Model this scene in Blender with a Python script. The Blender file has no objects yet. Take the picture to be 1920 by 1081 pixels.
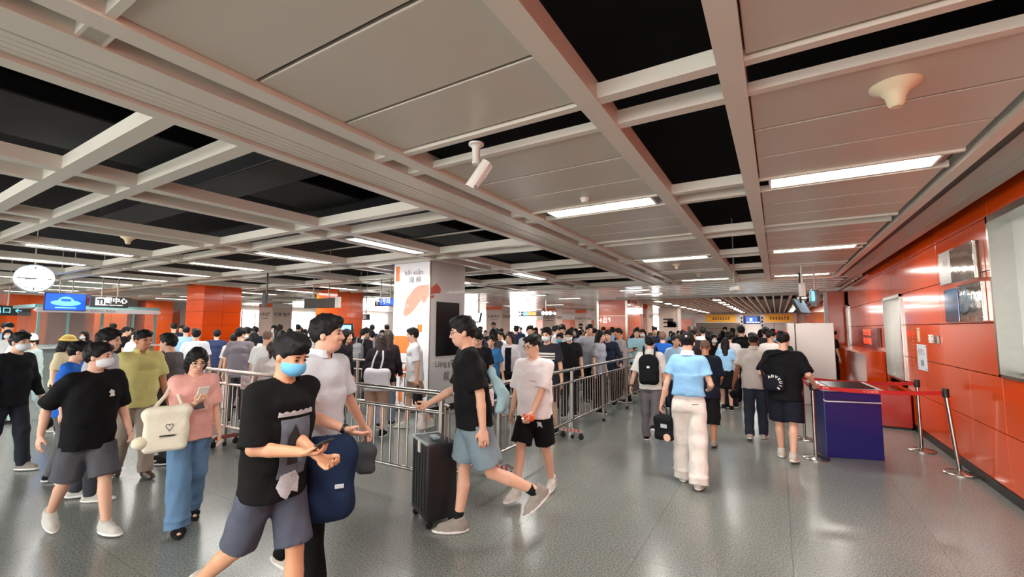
import bpy, bmesh, math, random
import numpy as np
from mathutils import Vector, Matrix
random.seed(7); np.random.seed(7)
S = bpy.context.scene
COL = S.collection
PI = math.pi
R = math.radians
# ------------------------------------------------------------------ camera
CAM_H = 1.70
cam_d = bpy.data.cameras.new('camera'); cam_d.sensor_width = 36; cam_d.lens = 821.2 / 1920 * 36
cam_d.clip_start = 0.02; cam_d.clip_end = 200
cam = bpy.data.objects.new('camera', cam_d); COL.objects.link(cam)
def cam_axes(yaw=R(-31.09), pitch=R(5.05), roll=R(.27)):
    cy, sy, cp, sp, cr, sr = math.cos(yaw), math.sin(yaw), math.cos(pitch), math.sin(pitch), math.cos(roll), math.sin(roll)
    f = Vector((sy*cp, cy*cp, sp)); r = Vector((cy, -sy, 0)); u = r.cross(f)
    return cr*r + sr*u, -sr*r + cr*u, f
CR, CU, CF = cam_axes()
cam.matrix_world = Matrix(((CR.x, CU.x, -CF.x, 0), (CR.y, CU.y, -CF.y, 0), (CR.z, CU.z, -CF.z, CAM_H), (0, 0, 0, 1)))
S.camera = cam
# ------------------------------------------------------------------ world and exposure
S.view_settings.view_transform = 'Standard'; S.view_settings.look = 'None'
S.view_settings.gamma = 1; S.view_settings.use_curve_mapping = False
S.view_settings.exposure = 1.15
w = bpy.data.worlds.new('hall_ambience'); S.world = w; w.use_nodes = True
w.node_tree.nodes['Background'].inputs[0].default_value = (0.97, 1.0, 0.97, 1)
w.node_tree.nodes['Background'].inputs[1].default_value = 3.0
def area(name, loc, sx, sy, power, rot=(0, 0, 0), col=(1, .985, .94)):
    l = bpy.data.lights.new(name, 'AREA'); l.shape = 'RECTANGLE'; l.size = sx; l.size_y = sy; l.energy = power; l.color = col
    o = bpy.data.objects.new(name, l); o.location = loc; o.rotation_euler = rot; COL.objects.link(o); return o
LAMP = 9.0          # emission strength of the ceiling tubes' diffusers
# ------------------------------------------------------------------ materials
MATS = {}
def M(name, col, rough=.5, metal=0., noise=0., scale=8., emit=0., coat=0., bump=0., trans=0., rvar=0., spec=.5):
    if name in MATS: return MATS[name]
    m = bpy.data.materials.new(name); m.use_nodes = True; nt = m.node_tree; b = nt.nodes['Principled BSDF']
    c = tuple((x/255/12.92 if x/255 <= .04045 else ((x/255+.055)/1.055)**2.4) for x in col) + (1,)
    b.inputs['Base Color'].default_value = c; b.inputs['Roughness'].default_value = rough; b.inputs['Metallic'].default_value = metal
    b.inputs['Specular IOR Level'].default_value = spec
    b.inputs['Coat Weight'].default_value = coat; b.inputs['Coat Roughness'].default_value = .06
    if trans: b.inputs['Transmission Weight'].default_value = trans; b.inputs['IOR'].default_value = 1.08
    if emit:
        b.inputs['Emission Color'].default_value = c; b.inputs['Emission Strength'].default_value = emit
    n = nt.nodes.new('ShaderNodeTexNoise'); n.inputs['Scale'].default_value = scale; n.inputs['Detail'].default_value = 3
    tc = nt.nodes.new('ShaderNodeTexCoord'); nt.links.new(tc.outputs['Object'], n.inputs['Vector'])
    mx = nt.nodes.new('ShaderNodeMix'); mx.data_type = 'RGBA'
    k = noise or .04
    mx.inputs['A'].default_value = tuple(x*(1-k) for x in c[:3]) + (1,); mx.inputs['B'].default_value = tuple(min(1, x*(1+k)+k*.02) for x in c[:3]) + (1,)
    nt.links.new(n.outputs['Fac'], mx.inputs['Factor']); nt.links.new(mx.outputs['Result'], b.inputs['Base Color'])
    if rvar:
        mr = nt.nodes.new('ShaderNodeMapRange'); mr.inputs['To Min'].default_value = rough-rvar; mr.inputs['To Max'].default_value = rough+rvar
        nt.links.new(n.outputs['Fac'], mr.inputs['Value']); nt.links.new(mr.outputs['Result'], b.inputs['Roughness'])
    if bump:
        bp = nt.nodes.new('ShaderNodeBump'); bp.inputs['Strength'].default_value = bump; bp.inputs['Distance'].default_value = .02
        nt.links.new(n.outputs['Fac'], bp.inputs['Height']); nt.links.new(bp.outputs['Normal'], b.inputs['Normal'])
    MATS[name] = m; return m
BEAM = M('beam_paint', (216, 209, 195), .42, .05, .05, 3)
PANEL = M('ceiling_panel_paint', (200, 194, 180), .36, .10, .05, 2, rvar=.05)
TRIMM = M('trim_paint', (176, 170, 160), .4, .15, .05, 3)
GROOVE = M('groove_dark', (70, 62, 55), .6)
VOID = M('plenum_black', (3, 3, 4), .95, 0, .3, 2)
DUCT = M('duct_dark', (20, 21, 23), .5, .4, .3, 3)
TUBE = M('tube_diffuser', (255, 250, 240), .5, emit=LAMP)
STEEL = M('stainless_steel', (176, 170, 163), .24, 1., .12, 14, rvar=.06)
STEELD = M('stainless_dull', (150, 143, 136), .35, 1., .15, 10, rvar=.06)
BRUSH = M('brushed_steel_sheet', (206, 212, 208), .42, .35, .10, 1.2, rvar=.08)
ORANGE = M('orange_enamel', (224, 76, 6), .15, 0, .06, 1.5, coat=.3)
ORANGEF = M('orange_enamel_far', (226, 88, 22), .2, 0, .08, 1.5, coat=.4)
JOINT = M('joint_black', (26, 14, 10), .8)
BLACKP = M('black_plastic', (14, 14, 15), .45)
RUBBER = M('black_rubber', (12, 12, 12), .7)
WHITEP = M('white_plastic', (226, 222, 212), .4)
WHITEB = M('white_board', (224, 222, 224), .35)
SCREENB = M('screen_black', (6, 6, 10), .25, spec=.3)
RED = M('red_belt', (200, 26, 22), .5, noise=.1)
NAVYP = M('navy_panel', (24, 30, 104), .3, noise=.06, coat=.2)
# ------------------------------------------------------------------ mesh helpers
class B:
    def __init__(s): s.v = []; s.f = []; s.mi = []
    def add(s, vs, fs, mi=0):
        o = len(s.v); s.v += [tuple(v) for v in vs]; s.f += [tuple(i+o for i in f) for f in fs]; s.mi += [mi]*len(fs); return s
    def box(s, x0, x1, y0, y1, z0, z1, mi=0, bev=0.):
        if bev:
            vs = []; c = [(x0+x1)/2, (y0+y1)/2, (z0+z1)/2]
            bm = bmesh.new(); bmesh.ops.create_cube(bm, size=1)
            for v in bm.verts: v.co = Vector((c[0]+v.co.x*(x1-x0), c[1]+v.co.y*(y1-y0), c[2]+v.co.z*(z1-z0)))
            bmesh.ops.bevel(bm, geom=list(bm.edges), offset=bev, segments=2, affect='EDGES', profile=.5)
            bm.verts.index_update(); s.add([v.co for v in bm.verts], [[v.index for v in f.verts] for f in bm.faces], mi); bm.free(); return s
        return s.add([(x0,y0,z0),(x1,y0,z0),(x1,y1,z0),(x0,y1,z0),(x0,y0,z1),(x1,y0,z1),(x1,y1,z1),(x0,y1,z1)],
                     [(0,3,2,1),(4,5,6,7),(0,1,5,4),(1,2,6,5),(2,3,7,6),(3,0,4,7)], mi)
    def tube(s, pts, r, n=10, mi=0, cap=True, close=False):
        pts = [Vector(p) for p in pts]; rs = r if isinstance(r, (list, tuple)) else [r]*len(pts)
        o = len(s.v); N = len(pts); up = None
        for i, p in enumerate(pts):
            t = (pts[min(i+1, N-1)] - pts[max(i-1, 0)]) if not close else (pts[(i+1) % N]-pts[i-1])
            t.normalize()
            if up is None:
                up = Vector((0, 0, 1)) if abs(t.z) < .9 else Vector((1, 0, 0))
            a = t.cross(up).normalized(); up = a.cross(t).normalized(); up2 = up
            for k in range(n):
                q = 2*PI*k/n; s.v.append(tuple(p + a*(rs[i]*math.cos(q)) + up2*(rs[i]*math.sin(q))))
        M_ = N if close else N-1
        for i in range(M_):
            j = (i+1) % N
            for k in range(n):
                s.f.append((o+i*n+k, o+i*n+(k+1) % n, o+j*n+(k+1) % n, o+j*n+k)); s.mi.append(mi)
        if cap and not close:
            s.f.append(tuple(o+k for k in range(n))[::-1]); s.mi.append(mi)
            s.f.append(tuple(o+(N-1)*n+k for k in range(n))); s.mi.append(mi)
        return s
    def lathe(s, prof, n=24, c=(0, 0, 0), axis='z', mi=0):
        o = len(s.v)
        for r, z in prof:
            for k in range(n):
                q = 2*PI*k/n; x, y = r*math.cos(q), r*math.sin(q)
                p = (x, y, z) if axis == 'z' else ((z, x, y) if axis == 'x' else (y, z, x))
                s.v.append((p[0]+c[0], p[1]+c[1], p[2]+c[2]))
        for i in range(len(prof)-1):
            for k in range(n):
                s.f.append((o+i*n+k, o+i*n+(k+1) % n, o+(i+1)*n+(k+1) % n, o+(i+1)*n+k)); s.mi.append(mi)
        s.f.append(tuple(o+k for k in range(n))[::-1]); s.mi.append(mi)
        s.f.append(tuple(o+(len(prof)-1)*n+k for k in range(n))); s.mi.append(mi)
        return s
    def prism(s, poly, f, d, mi=0):   # poly 2D -> f(u,v,w) maps to 3D, extruded w 0..d
        o = len(s.v); n = len(poly)
        s.v += [tuple(f(u, v, 0)) for u, v in poly] + [tuple(f(u, v, d)) for u, v in poly]
        s.f += [tuple(o+k for k in range(n)), tuple(o+n+k for k in range(n))[::-1]]; s.mi += [mi, mi]
        for k in range(n): s.f.append((o+k, o+n+k, o+n+(k+1) % n, o+(k+1) % n)); s.mi.append(mi)
        return s
    def build(s, name, mats, parent=None, smooth=False, loc=None):
        me = bpy.data.meshes.new(name); me.from_pydata(s.v, [], s.f)
        for m in (mats if isinstance(mats, (list, tuple)) else [mats]): me.materials.append(m)
        if any(s.mi): me.polygons.foreach_set('material_index', s.mi)
        bm = bmesh.new(); bm.from_mesh(me); bmesh.ops.recalc_face_normals(bm, faces=bm.faces); bm.to_mesh(me); bm.free()
        if smooth:
            me.shade_smooth()
            try: me.set_sharp_from_angle(angle=R(40))
            except Exception: pass
        return link(name, me, parent, loc)
def link(name, me, parent=None, loc=None, rot=None):
    o = bpy.data.objects.new(name, me); COL.objects.link(o)
    if parent: o.parent = parent
    if loc is not None: o.location = loc
    if rot is not None: o.rotation_euler = rot
    return o
def tag(o, label=None, cat=None, group=None, kind=None):
    if label: o['label'] = label
    if cat: o['category'] = cat
    if group: o['group'] = group
    if kind: o['kind'] = kind
    return o
def thing(name, label, cat, loc=(0, 0, 0), rz=0, group=None):
    o = bpy.data.objects.new(name, None); COL.objects.link(o); o.location = loc; o.rotation_euler = (0, 0, rz); o.empty_display_size = .1
    return tag(o, label, cat, group)
def copy_tree(o, parent=None):
    c = o.copy(); COL.objects.link(c); c.parent = parent
    for ch in list(o.children): copy_tree(ch, c)
    return c
def text(name, body, size, loc, rot, mat, parent=None, align='CENTER', extr=0.0, bold=0.0, sx=1.0):
    cu = bpy.data.curves.new(name, 'FONT'); cu.body = body; cu.size = size; cu.align_x = align; cu.align_y = 'CENTER'
    cu.extrude = extr; cu.offset = bold; cu.resolution_u = 2; cu.materials.append(mat)
    tmp = bpy.data.objects.new(name, cu); COL.objects.link(tmp)
    bpy.context.view_layer.update(); me = bpy.data.meshes.new_from_object(tmp.evaluated_get(bpy.context.evaluated_depsgraph_get()))
    bpy.data.objects.remove(tmp); bpy.data.curves.remove(cu); me.materials.clear(); me.materials.append(mat)
    o = bpy.data.objects.new(name, me); COL.objects.link(o); o.location = loc; o.rotation_euler = rot; o.scale = (sx, 1, 1)
    if parent: o.parent = parent
    return o
FACE_S = (PI/2, 0, 0)            # text read from the -Y side (facing the camera side)
FACE_E = (PI/2, 0, PI/2)         # text on a face that looks to +X
FACE_W = (PI/2, 0, -PI/2)        # text on a face that looks to -X
# ------------------------------------------------------------------ floor
WALLX = 1.93; X0, X1, Y0, Y1 = -30.0, WALLX, -7.0, 42.0
def floor_material():
    m = bpy.data.materials.new('terrazzo'); m.use_nodes = True; nt = m.node_tree; b = nt.nodes['Principled BSDF']; L = nt.links
    ge = nt.nodes.new('ShaderNodeNewGeometry')
    def noise(sc, det=2): 
        n = nt.nodes.new('ShaderNodeTexNoise'); n.inputs['Scale'].default_value = sc; n.inputs['Detail'].default_value = det
        L.new(ge.outputs['Position'], n.inputs['Vector']); return n
    a = noise(80, 3); big = noise(.6, 3); sp = noise(60, 1)
    r = nt.nodes.new('ShaderNodeValToRGB'); r.color_ramp.elements[0].position = .36; r.color_ramp.elements[1].position = .64
    r.color_ramp.elements[0].color = (.115, .125, .115, 1); r.color_ramp.elements[1].color = (.28, .298, .276, 1)
    L.new(a.outputs['Fac'], r.inputs['Fac'])
    r2 = nt.nodes.new('ShaderNodeValToRGB'); r2.color_ramp.elements[0].position = .3; r2.color_ramp.elements[1].position = .75
    r2.color_ramp.elements[0].color = (.82, .82, .82, 1); r2.color_ramp.elements[1].color = (1.08, 1.08, 1.08, 1); L.new(big.outputs['Fac'], r2.inputs['Fac'])
    mu = nt.nodes.new('ShaderNodeMix'); mu.data_type = 'RGBA'; mu.blend_type = 'MULTIPLY'; mu.inputs['Factor'].default_value = 1
    L.new(r.outputs['Color'], mu.inputs['A']); L.new(r2.outputs['Color'], mu.inputs['B']); L.new(mu.outputs['Result'], b.inputs['Base Color'])
    mr = nt.nodes.new('ShaderNodeMapRange'); mr.inputs['To Min'].default_value = .16; mr.inputs['To Max'].default_value = .28
    L.new(sp.outputs['Fac'], mr.inputs['Value']); L.new(mr.outputs['Result'], b.inputs['Roughness'])
    return m
TERR = floor_material()
floor = B().box(X0-2, X1+.3, Y0, Y1+1, -.2, -.012).build('floor', M('floor_joint', (92, 94, 90), .6)); tag(floor, kind='structure')
me = B().box(0, .998, 0, .998, -.03, 0).build('floor_tile', TERR, floor); tile_me = me.data; me.location = (0, 0, 0)
first = True
for i in range(-13, 2):
    for j in range(-2, 13):
        x, y = i*1.0+.03, j*1.0+.4
        if x > X1-.9: pass
        if i*.516*-1 + j*.856 < -3: continue
        if first: me.location = (x, y, 0); first = False
        else: link('floor_tile', tile_me, floor, (x, y, 0))
B().box(2.03-.0, X1+.3, -1.6, 13.4, -.03, 0).build('floor_edge', TERR, floor)
fl = B()
for (a, b_, c, d) in ((X0-2, -12.97, Y0, Y1+1), (-12.97, X1+.3, 13.4, Y1+1), (-12.97, X1+.3, Y0, -1.6)): fl.box(a, b_, c, d, -.03, 0)
fl.build('terrazzo_expanse', TERR, floor)
# ------------------------------------------------------------------ ceiling
ZC = 3.0
ceil = B().box(X0-2, X1+.4, Y0, Y1+1, 4.1, 4.3).build('ceiling', VOID); tag(ceil, kind='structure')
def part(name, b, mat, parent=ceil, **k): return b.build(name, mat, parent, **k)
YB = [(-.205, -.085), (-.955, -.83), (-2.52, -2.39)]
YEND = 13.75
for a, b_ in YB: part('ceiling_beam', B().box(a, b_, Y0, YEND, ZC, ZC+.12), BEAM)
# composite spine beam with linear grooves
part('ceiling_beam', B().box(-2.87, -2.67, Y0, YEND, ZC, ZC+.12), BEAM)
part('groove_channel', B().box(-2.92, -2.87, Y0, YEND, ZC+.05, ZC+.12), GROOVE)
g = B()
for k in range(4): g.box(-3.17+.058*k+.006, -3.17+.058*(k+1), Y0, YEND, ZC+.022, ZC+.09)
g.box(-3.17, -2.92, Y0, YEND, ZC+.035, ZC+.1)
part('slotted_track', g, BEAM)
part('ceiling_beam', B().box(-3.30, -3.19, Y0, YEND, ZC, ZC+.12), BEAM)
# centre bay cross beams, panels and lights
CX = [(-.83, -.205)]
me_c = None
def rep(name, me_o, loc, parent=ceil): return link(name, me_o.data, parent, loc)
cb = None
for n in range(-3, 6):
    for off in (0, .37):
        y = 2.31 + 2.085*n + off
        if y > YEND-.2: continue
        if cb is None: cb = part('cross_beam', B().box(-.83, -.205, 0, .08, ZC+.01, ZC+.10), BEAM, loc=(0, y, 0))
        else: rep('cross_beam', cb, (0, y, 0))
st = part('cross_beam', B().box(-2.67, -2.52, 0, .075, ZC+.01, ZC+.09), BEAM, loc=(0, .61, 0))
for n in range(-3, 6):
    for off in (0, .37):
        y = 2.31 + 2.085*n + off
        if y < YEND-.1: rep('cross_beam', st, (0, y, 0))
    if n % 2 == 0:   # denser stubs beside the lights
        rep('cross_beam', st, (0, 4.75+2.085*n, 0))
lights = []
bays = [(-2.39, -.955), (-.085, 1.25)]
per = 4.17
pm = {}
def panel(bay, w_, y):
    key = (bay, round(w_, 3)); a, b_ = bays[bay]
    if key not in pm:
        p = B().box(a+.008, b_-.008, 0, w_-.022, ZC+.033, ZC+.06, bev=.006)
        pm[key] = part('ceiling_panel', p, PANEL, loc=(0, y, 0))
    else: rep('ceiling_panel', pm[key], (0, y, 0))
fixture_me = {}
def fixture(x0, x1, y0, y1, z, label, group, along='x'):
    """recessed tube light: housing, diffuser, end caps"""
    cx, cy = (x0+x1)/2, (y0+y1)/2; hx, hy = (x1-x0)/2, (y1-y0)/2
    t = thing('ceiling_light', label, 'light', (cx, cy, z), 0, group)
    key = (round(hx, 2), round(hy, 2))
    if key not in fixture_me:
        h = B()
        h.box(-hx-.02, hx+.02, -hy-.02, -hy, 0, .07); h.box(-hx-.02, hx+.02, hy, hy+.02, 0, .07)
        h.box(-hx-.02, -hx, -hy, hy, 0, .07); h.box(hx, hx+.02, -hy, hy, 0, .07); h.box(-hx, hx, -hy, hy, .05, .07)
        d = B().box(-hx+.002, hx-.002, -hy+.002, hy-.002, .012, .03)
        e = B()
        if along == 'x':
            e.box(hx+.02, hx+.07, -hy*.7, hy*.7, .01, .05)
        else: e.box(-hx*.7, hx*.7, -hy-.07, -hy-.02, .01, .05)
        fixture_me[key] = (h.build('housing', WHITEP, t).data, d.build('diffuser', TUBE, t).data, e.build('end_cap', STEELD, t).data)
    else:
        for n_, m_ in zip(('housing', 'diffuser', 'end_cap'), fixture_me[key]): link(n_, m_, t)
    lights.append((cx, cy, z)); return t
seams = [2.70, 3.29, 3.85, 4.44]            # after the slot
seams2 = [4.80, 5.45, 5.98, 6.56-.0]        # after the light
ordn = ['nearest', 'second', 'third', 'fourth']
for bay in (0, 1):
    a, b_ = bays[bay]
    for n in range(-2, 4):
        o = per*n
        ys = [2.74, 3.31, 3.87, 4.44]; ys2 = [4.80, 5.42, 5.99, 6.52]
        for s in (ys, ys2):
            for k in range(3):
                y = s[k]+o
                if y+.5 < YEND: panel(bay, s[k+1]-s[k], y)
        # slot rails either side of the black slot and the light slot
        for y0, y1 in ((6.52, 6.575), (6.855, 6.91), (4.41, 4.445), (4.775, 4.81)):
            if y1+o < YEND and not (y0 < 4.5 and 0):
                key = ('r', bay, round(y1-y0, 3))
                if key not in pm: pm[key] = part('slot_rail', B().box(a, b_, 0, y1-y0, ZC+.015, ZC+.07), BEAM, loc=(0, y0+o, 0))
                else: rep('slot_rail', pm[key], (0, y0+o, 0))
        yl = 4.46+o
        if yl < YEND and yl > -5:
            if bay == 0: xs = (-2.22, -1.06)
            else: xs = (.01, 1.13)
            side = 'in the panelled bay left of the black strip' if bay == 0 else 'in the panelled bay beside the orange wall'
            nm = {0: 'nearest', 1: 'second', 2: 'farthest'}.get(n, 'overhead behind')
            if n == -1: nm = 'topmost cut by frame'
            fixture(xs[0], xs[1], yl, yl+.27, ZC+.022, f'{nm} rectangular tube light {side}', 'lights of the panelled bays')
# trim beside the right wall
wt = B().box(1.29, 1.38, Y0, YEND, ZC, ZC+.12); part('ceiling_beam', wt, BEAM)
part('groove_channel', B().box(1.38, 1.50, Y0, 17, ZC+.06, ZC+.12), GROOVE)
wt = B(); wt.prism([(1.50, .05), (1.66, .015), (1.66, 0), (1.78, 0), (1.78, .12), (1.50, .12)], lambda u, v, w_: (u, Y0+w_, ZC+v), 24)
part('wall_cornice', wt, TRIMM)
part('groove_channel', B().box(1.78, WALLX+.2, Y0, 17, ZC+.25, ZC+.35), JOINT)  # dark strip closing the gap by the wall, its shadow put into the colour
# left open grid
XP = [(-5.20, -5.06), (-5.70, -5.58)]
pairs = []
for n in range(0, 10):
    for a, b_ in XP: pairs.append((a-2.5*n, b_-2.5*n))
for a, b_ in pairs: part('ceiling_beam', B().box(a, b_, Y0, YEND, ZC, ZC+.11), BEAM)
xg = {}
edges = sorted([(-3.30, -3.30)] + pairs, key=lambda q: -q[0])
YX = []
for n in range(-3, 6):
    YX += [(1.10+2.405*n, 1.215+2.405*n), (1.605+2.405*n, 1.72+2.405*n)]
for y0, y1 in YX:
    if y1 > YEND: continue
    for k in range(len(edges)-1):
        xr = edges[k][0]; xl = edges[k+1][1]; wd = round(xr-xl, 3)
        if wd not in xg: xg[wd] = part('cross_beam', B().box(-wd, 0, 0, .115, ZC, ZC+.11), BEAM, loc=(xr, y0, 0))
        else: rep('cross_beam', xg[wd], (xr, y0, 0))
part('ceiling_beam', B().box(X0, 1.3, YEND, YEND+.16, ZC-.005, ZC+.12), BEAM)
row_words = {0: 'near', 1: 'middle', 2: 'far', -1: 'overhead'}
for n in range(0, 10):
    x = -5.39-2.5*n
    for r_, (y0, y1) in {0: (4.3, 5.75), 1: (9.12, 10.55)}.items():
        if n in (0, 1, 2, 3, 4, 5, 6, 7, 8):
            place = ['column of the grid nearest the white pillar', 'second grid column left of the white pillar', 'third grid column left of the white pillar', 'fourth grid column from the pillar', 'fifth grid column from the pillar',
                     'sixth grid column from the pillar', 'seventh grid column from the pillar', 'eighth grid column from the pillar', 'ninth grid column from the pillar'][n]
            fixture(x-.10, x+.10, y0, y1, ZC+.0, f'long tube light in the {row_words[r_]} row, {place}', 'tube lights between the grid beams', 'y')
    if n in (2, 3, 5, 7):
        fixture(x-.10, x+.10, 1.95, 3.3, ZC+.0, 'long tube light close to the left edge, ' + {2: 'beside the camera dome', 3: 'just above the clock', 5: 'left of the clock', 7: 'farthest out at the left edge'}[n], 'tube lights between the grid beams', 'y')
# dark services above the grid
for (x0, x1, y0, y1, z0, z1) in ((-9.5, -4.0, 2.55, 3.1, 3.45, 3.75), (-12, -3.5, 5.0, 5.4, 3.6, 3.9), (-4.6, -4.0, -4, 12, 3.75, 3.95), (-12, -9, .3, .9, 3.4, 3.8), (-7.4, -6.0, -3, 13, 3.85, 4.05)):
    part('air_duct', B().box(x0, x1, y0, y1, z0, z1, bev=.02), DUCT)
part('pipe', B().tube([(-6.6, .1, 3.45), (-3.9, -.15, 3.45)], .1, 14), DUCT, smooth=True)
part('pipe', B().tube([(-7.0, .35, 3.4), (-3.5, .35, 3.4)], .05, 10), DUCT, smooth=True)
for y in (7.0, 9.3, 5.3): part('pipe', B().tube([(-12, y, 3.16), (-3.4, y, 3.16)], .022, 8), STEELD, smooth=True)
# far ceiling: metal strips then baffles
fs = B(); y = YEND+.2; k = 0
while y < 19.4:
    fs.box(X0, 1.9, y, y+.30, ZC+.02+.012*(k % 2), ZC+.06); y += .345; k += 1
while y < Y1:
    fs.box(X0, -6.2, y, y+.30, ZC+.02+.012*(k % 2), ZC+.06); y += .345; k += 1
tag(part('metal_strip_ceiling', fs, M('strip_metal', (176, 172, 168), .22, .7, .1, 3)), kind='stuff')
bf = B()
for k in range(26):
    x = -6.0+.31*k; bf.box(x, x+.055, 19.7, Y1, ZC-.02, ZC+.14)
tag(part('baffle_slats', bf, BEAM), kind='stuff')
part('cross_beam', B().box(-6.2, 1.9, 19.4, 19.75, ZC-.04, ZC+.12), TRIMM)
for x, nm in ((-4.9, 'left of the shutters'), (-2.3, 'leading to the screen gate'), (.95, 'right of the screen gate')):
    for k in range(9):
        yy = 21.5+2.2*k
        fixture(x-.14, x+.14, yy, yy+.9, ZC-.03, ['nearest', 'second', 'third', 'fourth', 'fifth', 'sixth', 'seventh', 'eighth', 'farthest'][k] + f' small light in the baffle ceiling row {nm}', 'lights in the baffle ceiling', 'y')
for k, (x, y) in enumerate(((-4.2, 15.2), (-4.2, 17.2), (-8.5, 15.8), (-8.0, 18.2), (-13.5, 15.5), (-13.5, 19), (-18, 16), (-19, 21), (-11, 23), (-9, 28), (-15, 28))):
    fixture(x-.5, x+.5, y, y+.2, ZC+.0, f'flat light in the metal strip ceiling, ' + ['nearest to the spine beam', 'just behind the nearest one by the spine', 'over the direction sign', 'behind the direction sign', 'above the dark lamp box', 'far above the kiosk', 'above the far poster pillar', 'deep left behind the kiosk', 'deep centre', 'deepest centre', 'deepest left'][k], 'lights in the strip ceiling')
# ------------------------------------------------------------------ a pixel of the 1920x1081 photograph as a point of the place
def ray(px, py): return CR*((px-960)/821.2) - CU*((py-540.5)/821.2) + CF
CAMP = Vector((0, 0, CAM_H))
def gz(px, py, z=0.): d = ray(px, py); return CAMP + d*((z-CAM_H)/d.z)
def ax(px, py, x): d = ray(px, py); return CAMP + d*(x/d.x)
def ay(px, py, y): d = ray(px, py); return CAMP + d*(y/d.y)
def dp(px, py, D): return CAMP + ray(px, py)*D
# ------------------------------------------------------------------ right wall of orange panels
wall_r = B().box(WALLX+.21, WALLX+.3, Y0, Y1+1, -.2, 4.2).build('wall_right', JOINT); tag(wall_r, kind='structure')
rows = [(.10, .65), (.65, 1.22), (1.22, 1.77), (1.77, 2.32), (2.32, 2.87), (2.87, 3.28)]
openings = [(4.55, 6.41, 1.22, 2.87), (10.3, 11.8, .75, 2.33), (17.0, 19.1, 1.1, 2.45)]
def cut(y0, y1, z0, z1):
    """pieces of a panel left beside the openings"""
    segs = [(y0, y1)]
    for a, b_, c, d in openings:
        if z1 <= c+.05 or z0 >= d-.05: continue
        ns = []
        for s in segs:
            if s[1] <= a or s[0] >= b_: ns.append(s)
            else:
                if s[0] < a: ns.append((s[0], a))
                if s[1] > b_: ns.append((b_, s[1]))
        segs = ns
    return [s for s in segs if s[1]-s[0] > .05]
wp = {}
farw = B()
for ri, (z0, z1) in enumerate(rows):
    wd = .885 if ri < 2 else 1.77
    y = 6.41 - wd*6
    while y < Y1:
        for a, b_ in cut(y, min(y+wd, Y1), z0, z1):
            if z0 < 1.1 and a < 17 and b_ > 10.3 and 0: continue
            key = (ri, round(b_-a, 2))
            ox = random.uniform(-.0012, .0012)
            if b_ > 24: farw.box(WALLX, WALLX+.03, a+.004, b_-.004, z0+.004, z1-.004); continue
            if key not in wp:
                p = B().box(0, .03, .004, b_-a-.004, z0+.004, z1-.004, bev=.003); wp[key] = p.build('wall_panel', ORANGE, wall_r)
                wp[key].location = (WALLX+ox, a, 0)
            else: link('wall_panel', wp[key].data, wall_r, (WALLX+ox, a, 0))
        y += wd
o = farw.build('wall_panel', ORANGE, wall_r); o['kind'] = 'stuff'
B().box(WALLX-.012, WALLX+.035, Y0, Y1, 0, .1).build('baseboard_right', M('plinth_black', (20, 16, 15), .35), wall_r)
WIN = tag(B().box(WALLX+.16, WALLX+.19, 4.55, 6.41, 1.22, 2.87).build('window_1', BRUSH), kind='structure')
f = B(); f.box(WALLX-.02, WALLX+.17, 6.37, 6.41, 1.22, 2.87); f.box(WALLX-.02, WALLX+.17, 4.55, 4.59, 1.22, 2.87)
f.box(WALLX-.02, WALLX+.17, 4.55, 6.41, 2.80, 2.87); f.box(WALLX-.02, WALLX+.17, 4.55, 6.41, 1.22, 1.25)
f.build('window_frame', STEEL, WIN)
B().box(WALLX+.145, WALLX+.162, 4.59, 6.37, 1.25, 1.265).build('window_sill', BLACKP, WIN)
for k, (a, b_, c, d) in enumerate(openings[1:]):
    dd = tag(B().box(WALLX+.11, WALLX+.14, a, b_, c, d).build(f'window_{k+2}', M('brushed_steel_door', (190, 186, 184), .3, .95, .15, 1.5, rvar=.08)), kind='structure')
    f = B(); f.box(WALLX-.03, WALLX+.12, a, a+.05, c, d); f.box(WALLX-.03, WALLX+.12, b_-.05, b_, c, d); f.box(WALLX-.03, WALLX+.12, a, b_, d-.05, d); f.box(WALLX-.03, WALLX+.12, a, b_, c, c+.04)
    f.build('window_frame', STEEL, dd)
# back walls
BEIGE = M('beige_wall', (196, 178, 170), .5, 0, .05, 1); WHITEW = M('white_wall', (226, 214, 208), .5, 0, .05, 1)
wall_b = tag(B().box(X0-2, X1+.3, Y1, Y1+.3, -.2, 4.2).build('wall_back', WHITEW), kind='structure')
wall_l = tag(B().box(X0-.3, X0, Y0, Y1+1, -.2, 4.2).build('wall_left', WHITEW), kind='structure')
GLOW = M('daylight_glass', (255, 250, 246), .4, emit=9.0)
GLOWS = M('shop_lightbox', (252, 246, 240), .4, emit=3.2)
for k, (a, b_) in enumerate(((940, 1004), (1222, 1242))):
    x0, x1 = ay(a, 600, Y1).x, ay(b_, 600, Y1).x
    d_ = tag(B().box(x0, x1, Y1-.06, Y1-.01, .1, 2.75).build(f'window_{4+k}', GLOW), kind='structure')
    fr = B(); n = max(2, int((x1-x0)/1.5))
    for q in range(n+1): fr.box(x0+(x1-x0)*q/n-.03, x0+(x1-x0)*q/n+.03, Y1-.1, Y1-.05, .1, 2.75)
    fr.build('window_frame', STEEL, d_)
for k, (a, b_) in enumerate(((452, 500), (516, 590), (668, 725), (868, 911), (1042, 1053))):
    y0, y1 = ax(a, 600, X0).y, min(Y1-.3, ax(b_, 600, X0).y)
    if k == 4: continue
    d_ = tag(B().box(X0+.01, X0+.06, y0, y1, .2, 2.7).build(f'window_{6+k}', GLOW if k in (2, 3) else GLOWS), kind='structure')
    fr = B(); n = max(2, int((y1-y0)/2))
    for q in range(n+1): fr.box(X0+.05, X0+.1, y0+(y1-y0)*q/n-.03, y0+(y1-y0)*q/n+.03, .2, 2.7)
    fr.build('window_frame', STEEL, d_)
ow = B()
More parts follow.
